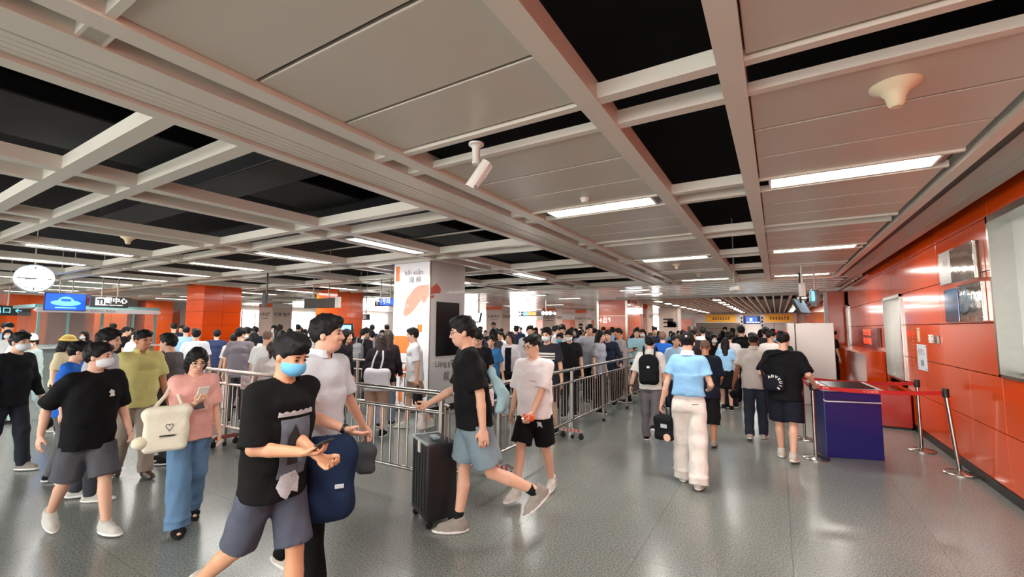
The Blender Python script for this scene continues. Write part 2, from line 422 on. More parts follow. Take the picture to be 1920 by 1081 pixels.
for a, b_ in ((-20, 2.5), (3.2, 12.0)): ow.box(X0+.01, X0+.04, a, b_, .1, 2.6)
ow.build('orange_cladding', ORANGEF, wall_l)
ow = B()
for a, b_ in ((1005, 1018), (1053, 1078), (1098, 1113), (1272, 1298)): ow.box(ay(a, 600, Y1).x, ay(b_, 600, Y1).x, Y1-.05, Y1-.01, .1, 2.5)
ow.build('orange_cladding', ORANGEF, wall_b)
# far shop fronts: roller shutters with yellow fascias
SHUT = M('shutter_metal', (112, 96, 88), .4, .6, .1, 4)
YEL = M('yellow_fascia', (226, 158, 28), .5); DARKI = M('dark_ink', (40, 30, 34), .6)
def shopfront(px0, px1, label, closed):
    x0, x1 = ay(px0, 600, Y1-.5).x, ay(px1, 600, Y1-.5).x; y = Y1-.5
    t = thing('shop_front', label, 'shop', ((x0+x1)/2, y, 0), 0); w2 = (x1-x0)/2
    f = B(); f.box(-w2-.15, w2+.15, 0, .4, 2.15, 2.95); f.box(-w2-.15, -w2, 0, .4, 0, 2.2); f.box(w2, w2+.15, 0, .4, 0, 2.2); f.build('surround', BEIGE, t)
    if closed:
        for k in range(14): 
            z = .02+k*.15; B().prism([(0, 0), (.04, .02), (.04, .13), (0, .148)], lambda u, v, w_: (-w2+w_, .12-u, z+v), 2*w2).build('shutter_slat', SHUT, t)
    else:
        B().box(-w2, -.35*w2, .1, .14, 0, 2.15).build('panel', M('grey_panel', (150, 140, 138), .5), t); B().box(-.35*w2+.03, w2, .1, .14, 0, 2.15).build('panel', M('grey_panel', (150, 140, 138), .5), t)
    bx0, bx1 = (-w2*.55, w2*.75) if closed else (-w2*.9, w2*.9)
    b_ = B().box(bx0, bx1, -.04, 0, 2.22, 2.85).build('fascia_board', YEL, t)
    ink = B(); rnd = random.Random(px0); cx = (bx0+bx1)/2
    for k in range(7):
        x = cx-.65+.2*k
        ink.box(x, x+.15, -.05, -.04, 2.42+rnd.uniform(0, .05), 2.5); ink.box(x+.05, x+.09, -.05, -.04, 2.4, 2.66+rnd.uniform(-.05, .05)); ink.box(x, x+.14, -.05, -.04, 2.58, 2.62)
    ink.build('dark_lettering', DARKI, b_)
shopfront(1305, 1391, 'closed shop with brown roller shutter under a yellow fascia', True)
shopfront(1432, 1490, 'grey panelled shop front with yellow fascia right of the screen gate', False)
# ------------------------------------------------------------------ white poster pillar
PX0, PX1, PY0, PY1 = -6.87, -5.87, 6.58, 7.72
pil = thing('poster_pillar', 'square white pillar with fish poster and black panel behind the barrier', 'pillar', (PX0, PY0, 0))
def L_(x, y, z): return (x-PX0, y-PY0, z)
B().box(.02, .98, .02, 1.12, .1, 3.12).build('core', STEELD, pil)
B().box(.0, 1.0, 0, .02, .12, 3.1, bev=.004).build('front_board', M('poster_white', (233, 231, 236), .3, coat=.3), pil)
sb = B().box(.98, 1.0, .02, 1.14, .12, 3.1, bev=.004).build('side_board', M('poster_grey', (205, 202, 202), .35, coat=.2), pil)  # side boards painted greyer than the front: shade put into the colour
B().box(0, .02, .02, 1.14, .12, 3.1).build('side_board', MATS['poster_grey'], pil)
B().box(-.02, 1.02, -.02, 1.16, 0, .12).build('plinth', M('plinth_black', (20, 16, 15), .35), pil)
B().box(.985, 1.008, -.008, .014, .1, 3.12).build('corner_trim', STEEL, pil)
B().box(1.0, 1.012, .20, .94, 1.11, 2.21, bev=.003).build('black_panel', SCREENB, pil)
ORG = M('poster_orange', (247, 128, 40), .4); INKG = M('ink_grey', (118, 112, 116), .6)
def frect(px0, py0, px1, py1, name='orange_block', mat=ORG):
    a, b_ = ay(px0, py0, PY0), ay(px1, py1, PY0)
    return B().box(a.x-PX0, b_.x-PX0, -.004, 0, b_.z, a.z).build(name, mat, pil)
frect(743, 500, 749, 527); frect(739, 629, 767, 662); frect(746, 733, 754, 753); frect(783, 608, 791, 622)
FISH = M('fish_print', (240, 160, 140), .5, 0, .15, 6); FISHT = M('fish_tail_print', (196, 84, 62), .5, 0, .2, 9); HERB = M('herb_print', (222, 222, 190), .6, 0, .2, 20)
def z7(u, v): return 730+u/9.007, 490+v/9.0
fish = [(240, 850), (262, 780), (275, 700), (300, 620), (350, 560), (392, 500), (440, 440), (500, 412), (560, 398), (640, 392), (688, 398), (688, 560), (650, 600), (610, 685), (570, 700), (548, 645), (500, 700), (450, 770), (400, 830), (350, 885), (290, 915), (262, 925), (245, 900)]
def sh(poly, plane, name, mat, d=.004):
    pts = []
    for u, v in poly:
        px, py = z7(u, v)
        q = ay(px, py, PY0) if plane == 'f' else ax(px, py, PX1)
        pts.append((q.x-PX0, q.z) if plane == 'f' else (q.y-PY0, q.z))
    fn = (lambda u, v, w_: (u, -w_, v)) if plane == 'f' else (lambda u, v, w_: (1+w_, u, v))
    return B().prism(pts, fn, d).build(name, mat, pil)
sh(fish, 'f', 'fish_print', FISH); sh([(690, 400), (712, 440), (750, 405), (800, 370), (830, 410), (858, 440), (868, 495), (850, 535), (800, 535), (750, 540), (705, 560), (690, 575)], 's', 'fish_tail', FISHT)
sh([(690, 590), (740, 568), (765, 578), (745, 605), (690, 628)], 's', 'fish_fin', FISHT)
sh([(300, 745), (312, 735), (330, 745), (318, 765)], 'f', 'fish_eye', WHITEB, .006)
for c in ((520, 820, 40), (470, 860, 25), (590, 785, 22), (540, 690, 24), (620, 720, 16), (230, 585, 26), (310, 515, 20), (260, 555, 15)):
    sh([(c[0]+c[2]*math.cos(q)*(1+.25*math.sin(3*q)), c[1]+c[2]*math.sin(q)) for q in [k*PI/6 for k in range(12)]], 'f', 'herb_print', HERB, .003)
text('lettering', 'hǎi xiān', .155, (.56, -.004, 2.80), FACE_S, INKG, pil)
text('lettering', '海 鲜', .15, (.60, -.004, 2.645), FACE_S, INKG, pil)
text('lettering', 'shí', .34, (.24, -.004, .80), FACE_S, M('poster_orange_red', (236, 96, 50), .5), pil, bold=.012, sx=1.1)
text('lettering', 'Liàng gT', .17, (1.004, .48, .95), FACE_E, M('ink_dark', (52, 52, 60), .6), pil)
text('lettering', '靓 汤', .20, (1.004, .68, .68), FACE_E, MATS['ink_dark'], pil)
# ------------------------------------------------------------------ orange tiled columns
def tiled_column(x0, y0, sx, sy, label, mat=ORANGE, zs=(.1, .6, .95, 1.28, 1.72, 2.17, 2.57, 3.1), group=None):
    t = thing('orange_column', label, 'column', (x0, y0, 0), 0, group)
    B().box(.03, sx-.03, .03, sy-.03, 0, 3.1).build('core', JOINT, t)
    for a, b_ in zip(zs[:-1], zs[1:]):
        for k in range(2):
            B().box(sx/2*k+.004, sx/2*(k+1)-.004, 0, .035, a+.004, b_-.004).build('tile', mat, t)
            B().box(sx-.035, sx, max(.036, sy/2*k+.004), sy/2*(k+1)-.004, a+.004, b_-.004).build('tile', mat, t)
    B().box(.02, sx-.02, .02, sy-.02, 0, .1).build('plinth', MATS['plinth_black'], t)
    return t
tiled_column(-17.5, 7.17, 1.22, 1.2, 'large bright orange tiled column left of the barrier queue')
far_z = (.1, 1.0, 2.0, 3.1)
P = dp(158, 600, 21); tiled_column(P.x, P.y, 1.3, 1.2, 'orange column seen through the booth glass below the service sign', ORANGEF, far_z)
P = dp(255, 600, 23); tiled_column(P.x, P.y, 1.1, 1.2, 'darker orange column at the right end of the glass booth', ORANGEF, far_z)
P = dp(2, 600, 19); tiled_column(P.x-.6, P.y, 1.5, 1.2, 'orange column at the left edge below the arrow sign', ORANGEF, far_z)
P = dp(85, 600, 22); tiled_column(P.x, P.y, 1.1, 1.1, 'orange column seen through the left part of the booth glass', ORANGEF, far_z)
P = dp(592, 600, 17); tiled_column(P.x, P.y, 1.25, 1.2, 'orange column behind the phone-height kiosk screen', ORANGEF, far_z)
# orange glass column with white symbols, steel edges
t = thing('orange_column', 'orange glass column with steel edges and white arrow symbols', 'column', (-7.35, 20.2, 0))
B().box(0, 1.4, 0, 2.6, 0, 3.0).build('core', ORANGEF, t)
for x, y in ((-.04, -.04), (1.34, -.04), (1.38, 2.5)): B().box(x, x+.1, y, y+.1, 0, 3.0).build('corner_trim', STEEL, t)
for z in (1.0, 2.25): B().box(.06, 1.34, -.015, 0, z, z+.02).build('seam_strip', STEEL, t)
WI = M('sign_white', (250, 250, 250), .5, emit=.6)
text('lettering', '→出↑', .34, (.33, -.01, 2.05), FACE_S, WI, t, sx=.7)
B().box(.75, 1.2, -.02, -.005, 1.25, 1.62).build('notice', WHITEB, t)
# beige poster pillars in the hall
POST = M('poster_beige', (214, 188, 176), .5, 0, .05, 3); SKIN0 = M('printed_skin', (190, 140, 112), .6)
def poster_pillar(x, y, wd, dpt, label, head=True, words='玩出大小'):
    t = thing('poster_pillar', label, 'pillar', (x, y, 0), 0, None)
    B().box(-wd/2, wd/2, 0, dpt, 0, 3.0).build('core', WHITEW, t)
    B().box(-wd/2+.04, wd/2-.04, -.02, 0, .15, 2.75).build('poster', POST, t)
    B().box(-wd/2, wd/2, -.02, 0, 2.76, 2.98).build('orange_band', ORANGEF, t)
    B().box(wd/2, wd/2+.02, .05, dpt-.05, .15, 2.75).build('poster', POST, t)
    text('lettering', words, .22, (0, -.025, 2.35), FACE_S, DARKI, t, bold=.006)
    text('lettering', words, .22, (wd/2+.025, dpt/2, 2.35), FACE_E, DARKI, t, bold=.006)
    k = B(); k.box(-.3, .3, -.024, -.02, 2.13, 2.16); k.build('small_print', DARKI, t)
    if head:
        h = B().prism([(.17*math.cos(q), 1.75+.2*math.sin(q)) for q in [i*PI/8 for i in range(16)]], lambda u, v, w_: (u, -.021-w_, v), .004).build('printed_face', SKIN0, t)
        B().prism([(.2*math.cos(q), 1.84+.18*math.sin(q)) for q in [i*PI/8 for i in range(9)]], lambda u, v, w_: (u, -.026-w_, v), .004).build('printed_hair', DARKI, t)
    return t
P = dp(926, 600, 27); poster_pillar(P.x, P.y, 1.15, 1.0, 'beige poster pillar with printed figure behind the crowd, left of the glare')
P = dp(1030, 600, 29); poster_pillar(P.x, P.y, .95, 1.0, 'beige poster pillar under the right end of the direction sign', False)
P = dp(1089, 600, 32); poster_pillar(P.x, P.y, .85, 1.0, 'narrow beige poster pillar left of the orange glass column')
P = dp(1196, 600, 24.5); poster_pillar(P.x, P.y, 1.1, 1.2, 'beige poster pillar with printed boy right of the orange glass column')
P = dp(497, 600, 25); poster_pillar(P.x, P.y, 1.3, 1.2, 'pale poster pillar right of the large orange column', False, '城市 生活')
# pillar with dark pixel emblem
P = dp(1253, 600, 28); t = thing('poster_pillar', 'pale pillar with dark pixel shaped emblem left of shutters', 'pillar', (P.x, P.y, 0))
B().box(-.6, .6, 0, 1.0, 0, 3).build('core', POST, t); B().box(.58, .68, -.05, .05, 0, 3).build('corner_trim', WHITEB, t)
k = B(); k.box(-.05, .3, -.03, 0, 1.75, 2.3); k.box(-.05, .45, -.03, 0, 1.75, 2.1); k.box(.2, .5, -.03, 0, 1.75, 1.98)
k2 = [(-.3, -.05, 2.2, 2.3), (-.3, -.05, 2.0, 2.08), (-.3, -.05, 1.75, 1.82)]
for a, b_, c, d in k2: k.box(a, b_, -.03, 0, c, d)
k.build('pixel_emblem', DARKI, t)
# ------------------------------------------------------------------ crowd barriers
def barrier(p0, p1, label, posts, bases, signs=(), top=1.05, cap=None, group='steel crowd barriers'):
    p0, p1 = Vector((*p0, 0)), Vector((*p1, 0)); d = p1-p0; Ln = d.length; a = math.atan2(d.y, d.x)
    t = thing('crowd_barrier', label, 'barrier', p0, a, group)
    B().tube([(0, 0, top), (Ln, 0, top)], .026, 12).build('top_rail', STEEL, t, smooth=True)
    B().tube([(0, 0, .865), (Ln, 0, .865)], .019, 10).build('middle_rail', STEEL, t, smooth=True)
    B().tube([(0, 0, .275), (Ln, 0, .275)], .019, 10).build('bottom_rail', STEEL, t, smooth=True)
    n = int(Ln/.115); bal = None
    for k in range(1, n):
        if bal is None: bal = B().tube([(0, 0, .28), (0, 0, .86)], .0085, 8).build('baluster', STEEL, t, smooth=True, loc=(k*Ln/n, 0, 0))
        else: link('baluster', bal.data, t, (k*Ln/n, 0, 0))
    for s, hgt in posts:
        B().box(s-.022, s+.022, -.022, .022, .06, hgt, bev=.004).build('post', STEELD, t)
        B().lathe([(.0, 0), (.022, .004), (.03, .03), (.022, .055), (0, .06)], 12, (s, 0, 0)).build('caster', RUBBER, t, smooth=True)
    for s in bases:
        f = B(); f.prism([(-.17, .105), (.17, .105), (.2, .13), (.12, .16), (-.12, .16), (-.2, .13)], lambda u, v, w_: (s-.03+w_, u, v), .06)
        fo = f.build('foot', STEELD, t)
        for q in (-.12, -.06, .0, .06, .12): B().box(s-.033, s+.033, q-.012, q+.012, .112, .153).build('red_stripe', RED, fo)
        for q in (-.15, .15):
            c = B(); c.lathe([(.02, -.015), (.042, -.012), (.042, .012), (.02, .015)], 14, (s, q, .042), axis='x')
            c.box(s-.025, s+.025, q-.012, q+.012, .07, .108)
            c.build('caster', RUBBER, fo, smooth=True)
    for s in signs:
        sg = B().box(s-.115, s+.115, -.034, -.028, .83, 1.02).build('notice', M('notice_paper', (222, 212, 216), .5), t)
        text('lettering', '小心', .085, (s, -.036, .955), FACE_S, M('notice_red', (190, 70, 80), .6), sg, sx=1.2)
        rr = B(); rr.box(s-.08, s+.08, -.036, -.034, .885, .893); rr.box(s-.08, s+.06, -.036, -.034, .86, .866); rr.build('small_print', MATS['notice_red'], sg)
    return t
barrier((-7.62, 3.38), (-4.75, 3.38), 'steel barrier on castors behind the girl in pink', [(0, 1.05), (.81, 1.0), (2.87, 1.05)], [.81], [1.32])
barrier((-4.36, 3.38), (-2.80, 3.38), 'steel barrier between the white shirted man and the black suitcase', [(.02, 1.05), (1.53, 1.05)], [])
barrier((-2.77, 3.42), (-2.77, 6.44), 'steel barrier beside the man in white tee, with two wheeled feet', [(.9, .9), (3.0, 1.05)], [.9, 2.98], [.62])
barrier((-2.77, 6.50), (-2.77, 10.9), 'steel barrier receding towards the crowd beside the backpack man', [(1.35, 1.05), (2.8, 1.05), (4.35, 1.05)], [])
barrier((-9.6, 5.95), (-5.75, 5.95), 'steel barrier in front of the white poster pillar', [(.3, 1.05), (2.45, 1.05), (3.8, 1.05)], [])
barrier((-9.9, 9.2), (-4.6, 9.2), 'steel barrier deep in the queue behind the white pillar', [(.3, 1.05), (2.7, 1.05), (5.2, 1.05)], [])
barrier((-3.9, 9.8), (-3.9, 14.6), 'steel barrier inside the queue right of the striped polo man', [(.05, 1.05), (2.9, 1.05), (5.7, 1.05)], [])
# teal tag on the corner post
tag(B().box(-2.98, -2.86, 3.33, 3.35, .94, 1.02).build('barrier_tag', M('teal_tag', (20, 70, 76), .4)), 'small teal tag hanging at the barrier corner', 'tag')
# ------------------------------------------------------------------ booth, screens, signs on the left
GLASS = M('booth_glass', (225, 240, 240), .03, trans=.92)
TEAL = M('teal_frame', (120, 160, 160), .4)
b0 = thing('service_booth', 'glass service booth with pale rounded fascia below the blue screen', 'booth', (-18.0, 3.75, 0))
Ln = 2.75
B().box(-2.2, 0, 0, Ln, 0, 1.02).build('counter_base', M('booth_base', (150, 160, 158), .4), b0)
B().box(-2.3, .15, -.1, Ln+.1, 1.02, 1.07).build('counter_top', WHITEB, b0)
f = B(); f.prism([(-.05, 2.07), (Ln+.05, 2.07), (Ln+.12, 2.12), (Ln+.05, 2.2), (-.05, 2.2), (-.12, 2.12)], lambda u, v, w_: (-.02+w_, u, v), .1); fa = f.build('fascia', WHITEB, b0)
text('lettering', '地铁服务  客服中心  票务处', .08, (.085, Ln/2-.2, 2.135), FACE_E, INKG, fa)
B().box(-2.3, .03, -.1, Ln+.1, 2.2, 2.3).build('roof', TEAL, b0)
for y in (0, Ln*.22, Ln*.5, Ln*.78, Ln): B().box(-.03, .03, y-.03, y+.03, 1.07, 2.1).build('mullion', TEAL, b0)
for a, b_ in ((0, .22), (.22, .5), (.5, .78), (.78, 1)): B().box(-.006, .006, Ln*a+.03, Ln*b_-.03, 1.07, 2.07).build('pane', GLASS, b0)
B().box(-2.2, -2.15, 0, Ln, 1.07, 2.1).build('pane', GLASS, b0)
SCRB = M('screen_blue', (18, 70, 236), .4, emit=1.1); SCRC = M('screen_cyan', (96, 206, 240), .4, emit=1.1); SCRW = M('screen_white', (225, 235, 250), .4, emit=1.3)
def hang(t, x, y, z0, z1=4.12, r=.018): return B().tube([(x, y, z0), (x, y, z1)], r, 8).build('hanger', STEELD, t, smooth=True)
# TV
p0, p1 = ax(83, 565, -17.6), ax(162, 565, -17.6); zt, zb = ax(120, 549, -17.6).z, ax(120, 582, -17.6).z
t = thing('hanging_screen', 'blue hanging screen showing a pale saucer shape above the booth', 'screen', (-17.6, p0.y, 0)); w_s = p1.y-p0.y
B().box(-.08, 0, 0, w_s, zb, zt, bev=.01).build('case', BLACKP, t); scr = B().box(0, .01, .02, w_s-.02, zb+.02, zt-.02).build('display', SCRB, t)
cz = (zb+zt)/2+.01
B().prism([(w_s*.5+w_s*.36*math.cos(q), cz-.04+.08*math.sin(q)) for q in [k*PI/12 for k in range(24)]], lambda u, v, w_: (.011+w_, u, v), .003).build('saucer_shape', SCRC, scr)
B().prism([(w_s*.5+w_s*.2*math.cos(q), cz-.02+.16*math.sin(q)) for q in [k*PI/12 for k in range(13)]], lambda u, v, w_: (.012+w_, u, v), .003).build('saucer_dome', SCRC, scr)
B().box(.013, .017, w_s*.38, w_s*.62, cz, cz+.08).build('dark_window', SCRB, scr)
B().box(.012, .015, w_s*.25, w_s*.75, zb+.07, zb+.1).build('caption_bar', M('screen_pale', (120, 190, 240), .4, emit=.8), scr)
hang(t, -.04, w_s*.35, zt); hang(t, -.04, w_s*.65, zt)
# service sign
SIGNK = M('sign_black', (38, 36, 34), .4)
p0, p1 = ax(170, 565, -16.9), ax(241, 565, -16.9); zt, zb = ax(205, 556, -16.9).z, ax(205, 576, -16.9).z
t = thing('hanging_sign', 'dark hanging service centre sign with white characters', 'sign', (-16.9, p0.y, 0)); w_s = p1.y-p0.y
B().box(-.12, 0, 0, w_s, zb, zt, bev=.008).build('case', SIGNK, t); B().box(-.12, .01, -.02, w_s+.02, zt, zt+.02).build('top_rail', STEEL, t)
text('lettering', '客服中心', (zt-zb)*.56, (.004, w_s*.56, (zb+zt)/2+.04), FACE_E, WI, t, bold=.004)
text('lettering', 'Customer Service Centre', (zt-zb)*.16, (.004, w_s*.54, zb+.07), FACE_E, WI, t)
k = B(); yy = w_s*.12; zz = (zb+zt)/2; k.box(.001, .006, yy, yy+.22, zz-.1, zz+.12); k.build('pictogram', WI, t); k = B(); k.box(.006, .01, yy+.03, yy+.19, zz-.07, zz+.09); k.build('pictogram', SIGNK, t); k = B()
for q in (0.06, .13): k.lathe([(.0, .010), (.02, .011), (.0, .014)], 8, (0, yy+q, zz+.03), axis='x'); k.box(.01, .014, yy+q-.02, yy+q+.02, zz-.05, zz)
k.build('pictogram', WI, t)
hang(t, -.05, .25, zt); hang(t, -.05, w_s-.25, zt)
# clock
C = dp(64, 522, 9.2)
t = thing('station_clock', 'round white double-faced clock hanging at the upper left', 'clock', C, math.atan2(-C.y, -C.x)+.12)
B().lathe([(.0, -.06), (.285, -.06), (.30, -.05), (.30, .05), (.285, .06), (.0, .06)], 40, axis='x').build('case', M('clock_case', (150, 160, 170), .3, .6), t, smooth=True)
B().lathe([(.0, .0601), (.272, .0601), (.272, .066), (0, .066)], 40, axis='x').build('dial', M('dial_white', (244, 244, 240), .4, emit=.22), t)
k = B()
for i in range(12):
    q = i*PI/6; c, s = math.cos(q), math.sin(q); r0, r1, hw = (.19, .25, .011) if i % 3 == 0 else (.215, .25, .008)
    k.prism([(r0*s-hw*c, r0*c+hw*s), (r1*s-hw*c, r1*c+hw*s), (r1*s+hw*c, r1*c-hw*s), (r0*s+hw*c, r0*c-hw*s)], lambda u, v, w_: (.067+w_, u, v), .003)
k.build('hour_marks', DARKI, t)
for name, q, ln, hw in (('hour_hand', R(-98), .14, .014), ('minute_hand', R(-90), .22, .011)):
    c, s = math.cos(q), math.sin(q)
    B().prism([(-.03*s-hw*c, -.03*c+hw*s), (ln*s-hw*c, ln*c+hw*s), (ln*s+hw*c, ln*c-hw*s), (-.03*s+hw*c, -.03*c-hw*s)], lambda u, v, w_: (.071+w_, u, v), .003).build(name, DARKI, t)
B().tube([(0, 0, .3), (0, 0, 4.12-C.z)], .02, 8).build('hanger', STEELD, t, smooth=True)
# left arrow sign
p = dp(14, 582, 15); t = thing('hanging_sign', 'dark arrow sign with bluish lettering at the left edge', 'sign', p, PI/2)
B().box(-1.1, .55, -.05, .05, -.17, .17).build('case', SIGNK, t); text('lettering', '出口 ←', .22, (0, -.052, 0), FACE_S, SCRC, t)
hang(t, 0, 0, .17, 4.12-p.z)
# grey lamp box, blue sign, big direction sign
def board(px0, px1, py0, py1, D, label, mat=SIGNK, cat='sign', th=.12):
    a, b_ = dp(px0, (py0+py1)/2, D), dp(px1, (py0+py1)/2, D); y = (a.y+b_.y)/2
    a, b_ = ay(px0, (py0+py1)/2, y), ay(px1, (py0+py1)/2, y); zt, zb = ay((px0+px1)/2, py0, y).z, ay((px0+px1)/2, py1, y).z
    t = thing('hanging_sign', label, cat, (a.x, y, 0)); wd = b_.x-a.x
    B().box(0, wd, 0, th, zb, zt, bev=.01).build('case', mat, t); hang(t, wd*.25, th/2, zt); hang(t, wd*.75, th/2, zt)
    return t, wd, zb, zt
t, wd, zb, zt = board(570, 628, 559, 577, 13.5, 'blank dark lamp box hanging above the white shirted man'); B().box(wd, wd+.12, 0, .12, zb, zt+.02).build('end_cap', WHITEP, t)
t, wd, zb, zt = board(702, 738, 559, 573, 12, 'blue direction sign with white up arrow, half behind the pillar', SIGNK)
B().box(wd*.3, wd, -.005, 0, zb+.02, zt-.02).build('blue_field', SCRB, t); text('lettering', '↑', .3, (wd*.14, -.008, (zb+zt)/2), FACE_S, WI, t, bold=.01); text('lettering', '1号线', .16, (wd*.58, -.008, (zb+zt)/2+.02), FACE_S, WI, t)
t, wd, zb, zt = board(972, 1040, 583, 592, 20, 'long black direction sign with arrows and coloured line blocks')
cz = (zb+zt)/2
for a, b_, m_ in ((.14, .26, SCRC), (.27, .38, M('sign_orange', (240, 120, 70), .5, emit=.8)), (.39, .5, MATS['sign_orange'])): B().box(wd*a, wd*b_, -.005, 0, zb+.04, zt-.04).build('line_block', m_, t)
text('lettering', '←', .22, (wd*.07, -.008, cz), FACE_S, WI, t, bold=.01); text('lettering', '●●●→', .2, (wd*.84, -.008, cz), FACE_S, WI, t, bold=.01)
t, wd, zb, zt = board(667, 690, 589, 600, 19, 'small white outlined exit sign left of the white pillar', SIGNK); text('lettering', '□→□□', .16, (wd/2, -.008, (zb+zt)/2), FACE_S, WI, t)
t, wd, zb, zt = board(1177, 1202, 577, 588, 18.5, 'bright white lettered light sign in front of the boy poster', SIGNK); B().box(-.05, wd+.05, -.02, 0, zb, zt).build('glowing_letters', M('neon_white', (240, 250, 255), .4, emit=4), t)
# tilted screens
def screen(px0, px1, py0, py1, D, label, rz, tilt, mat=SCRC):
    c = dp((px0+px1)/2, (py0+py1)/2, D); k = D/821.2
    t = thing('hanging_screen', label, 'screen', c, rz); wd = (px1-px0)*k; hg = (py1-py0)*k
    s = B(); s.box(-wd/2, wd/2, -.02, .05, -hg/2, hg/2); o = s.build('case', BLACKP, t); o.rotation_euler = (R(tilt), 0, 0)
    q = B().box(-wd/2+.02, wd/2-.02, -.03, -.02, -hg/2+.02, hg/2-.02).build('display', mat, o)
    B().tube([(0, .05, 0), (0, .08, hg/2), (0, .08, 4.12-c.z)], .02, 8).build('hanger', BLACKP, t, smooth=True); return t
screen(884, 905, 586, 604, 17, 'small tilted screen hanging right of the white pillar', R(-20), -12, SCRW)
t = screen(492, 500, 549, 576, 11, 'narrow black speaker hanging right of the orange column', R(30), -5, BLACKP)
# kiosk
P = gz(646, 735); P = dp(646, 640, 12.2)
t = thing('touch_kiosk', 'upright kiosk with bright blue screen left of the white pillar', 'kiosk', (P.x, P.y, 0), R(35))
B().box(-.22, .22, -.05, .07, .1, 1.78, bev=.02).build('case', BLACKP, t); d_ = B().box(-.18, .18, -.056, -.05, .75, 1.74).build('display', M('kiosk_blue', (120, 190, 246), .3, emit=1.0), t)
for z in (1.5, 1.35): B().box(-.15, .15, -.06, -.056, z, z+.05).build('caption_bar', SCRB, d_)
for k_ in range(3):
    for j in range(4): B().box(-.14+.1*k_, -.08+.1*k_, -.06, -.056, .8+.13*j, .88+.13*j).build('icon', SCRB if (k_+j) % 2 else SCRW, d_)
B().box(-.3, .3, -.2, .25, 0, .1, bev=.01).build('base', BLACKP, t)
# ------------------------------------------------------------------ screening gate with display
P = ay(1392, 640, 27.0); P2 = ay(1430, 640, 27.0); wd = P2.x-P.x
t = thing('screening_gate', 'white gate frame with blue display panel over the far queue', 'gate', (P.x, 27, 0))
for x in (-.08, wd-.06):
    B().box(x, x+.16, 0, .3, 0, 2.42).build('post', WHITEB, t); k = B()
    for q in range(6): k.box(x+.04, x+.12, -.006, 0, 1.2+.2*q, 1.32+.2*q)
    k.build('lamp_strip', BLACKP, t)
B().box(.08, wd-.06, .05, .2, 1.93, 2.36).build('header', M('header_navy', (26, 34, 84), .4), t)
B().box(.2, wd-.2, .03, .05, 1.98, 2.33).build('display', M('display_blue', (56, 92, 170), .4, emit=.7), t)
k = B(); k.box(.4, wd-.45, .02, .03, 2.1, 2.24)
for q in range(6): k.box(.25+.13*q, .33+.13*q, .02, .03, 2.0, 2.05)
k.build('white_symbols', SCRW, t)
# red light display by the queue
p = dp(1457, 625, 16); t = thing('red_display', 'small red lit display above the heads at the right queue', 'display', p)
B().box(-.3, .3, 0, .1, -.12, .12).build('case', BLACKP, t); B().box(-.28, .28, -.01, 0, -.02, .1).build('display', M('led_red', (250, 40, 20), .4, emit=2.5), t)
B().tube([(0, .05, -.12), (0, .05, -p.z)], .03, 8).build('stand', STEELD, t, smooth=True)
# steel screening cabinet on the right
t = thing('screening_machine', 'tall pale brushed metal cabinet behind the navy desk', 'cabinet', (.36, 12.0, 0))
B().box(0, .72, 0, 1.8, 0, 1.82, bev=.01).build('side_panel', M('cabinet_metal', (196, 184, 178), .35, .5, .05, 2), t); B().box(-.16, -.01, 0, 1.8, 0, 1.82, bev=.01).build('side_panel', MATS['cabinet_metal'], t)
B().box(-.01, .0, .01, 1.7, 0, 1.8).build('joint', JOINT, t)
# orange pilaster with white edge beyond it
t = thing('orange_pilaster', 'narrow orange pilaster with white edge beyond the cabinet', 'column', (1.45, 17.6, 0))
B().box(0, .46, 0, .5, 0, 2.9).build('panel', ORANGE, t); B().box(-.1, 0, -.02, .1, 0, 2.9).build('edge_strip', WHITEB, t)
# ------------------------------------------------------------------ wall fittings on the right
def plate(y0, y1, z0, z1, name, mat, label, cat, th=.03):
    t = thing(name, label, cat, (WALLX, y0, 0)); B().box(-th, -.001, 0, y1-y0, z0, z1, bev=.004).build('plate', mat, t)
    for a, b_ in ((.03, z0+.03), (y1-y0-.03, z0+.03), (.03, z1-.03), (y1-y0-.03, z1-.03)):
        B().lathe([(.0, -th-.006), (.008, -th-.005), (.01, -th), (0, -th)], 8, (0, a, b_), axis='x').build('bolt', STEEL, t)
    return t
FROST = M('frosted_plate', (206, 200, 196), .3, .5, .05, 3); MIRR = M('polished_steel', (205, 198, 190), .07, 1, .1, 3, bump=.25); BLUEP = M('blue_grey_plate', (104, 112, 140), .12, .7, .1, 3)
t = plate(7.42, 7.98, 2.28, 2.70, 'wall_plate', FROST, 'frosted wall plate with two faint characters, upper left of four', 'plate'); text('lettering', 'A 5', .12, (-.032, .28, 2.55), FACE_W, INKG, t)
t = plate(6.56, 7.29, 2.25, 2.66, 'wall_plate', MIRR, 'polished wavy steel box, upper right of four wall plates', 'plate', .09)
t = plate(7.36, 7.86, 1.79, 2.21, 'wall_plate', BLUEP, 'blue grey glossy wall plate, lower left of four', 'plate')
t = plate(6.60, 7.28, 1.79, 2.22, 'wall_plate', MIRR, 'polished steel wall plate reflecting glare, lower right of four', 'plate', .04)
t = plate(8.98, 9.50, 1.06, 1.46, 'wall_notice', M('notice_white', (214, 220, 226), .4), 'white printed notice on the orange wall above the stanchion', 'notice', .006)
text('lettering', '检 票 口', .10, (-.008, .26, 1.34), FACE_W, INKG, t); k = B()
for q in range(3): k.box(-.009, -.006, .17+.06*q, .2+.06*q, 1.13, 1.22)
k.build('small_print', INKG, t)
plate(9.28, 9.42, 1.50, 1.72, 'wall_label', M('label_cream', (222, 200, 150), .5), 'narrow cream label on the orange wall above the notice', 'label', .005)
plate(8.55, 8.76, 1.50, 1.62, 'switch_plate', WHITEP, 'small pale switch plate left of the dark latch', 'switch', .02)
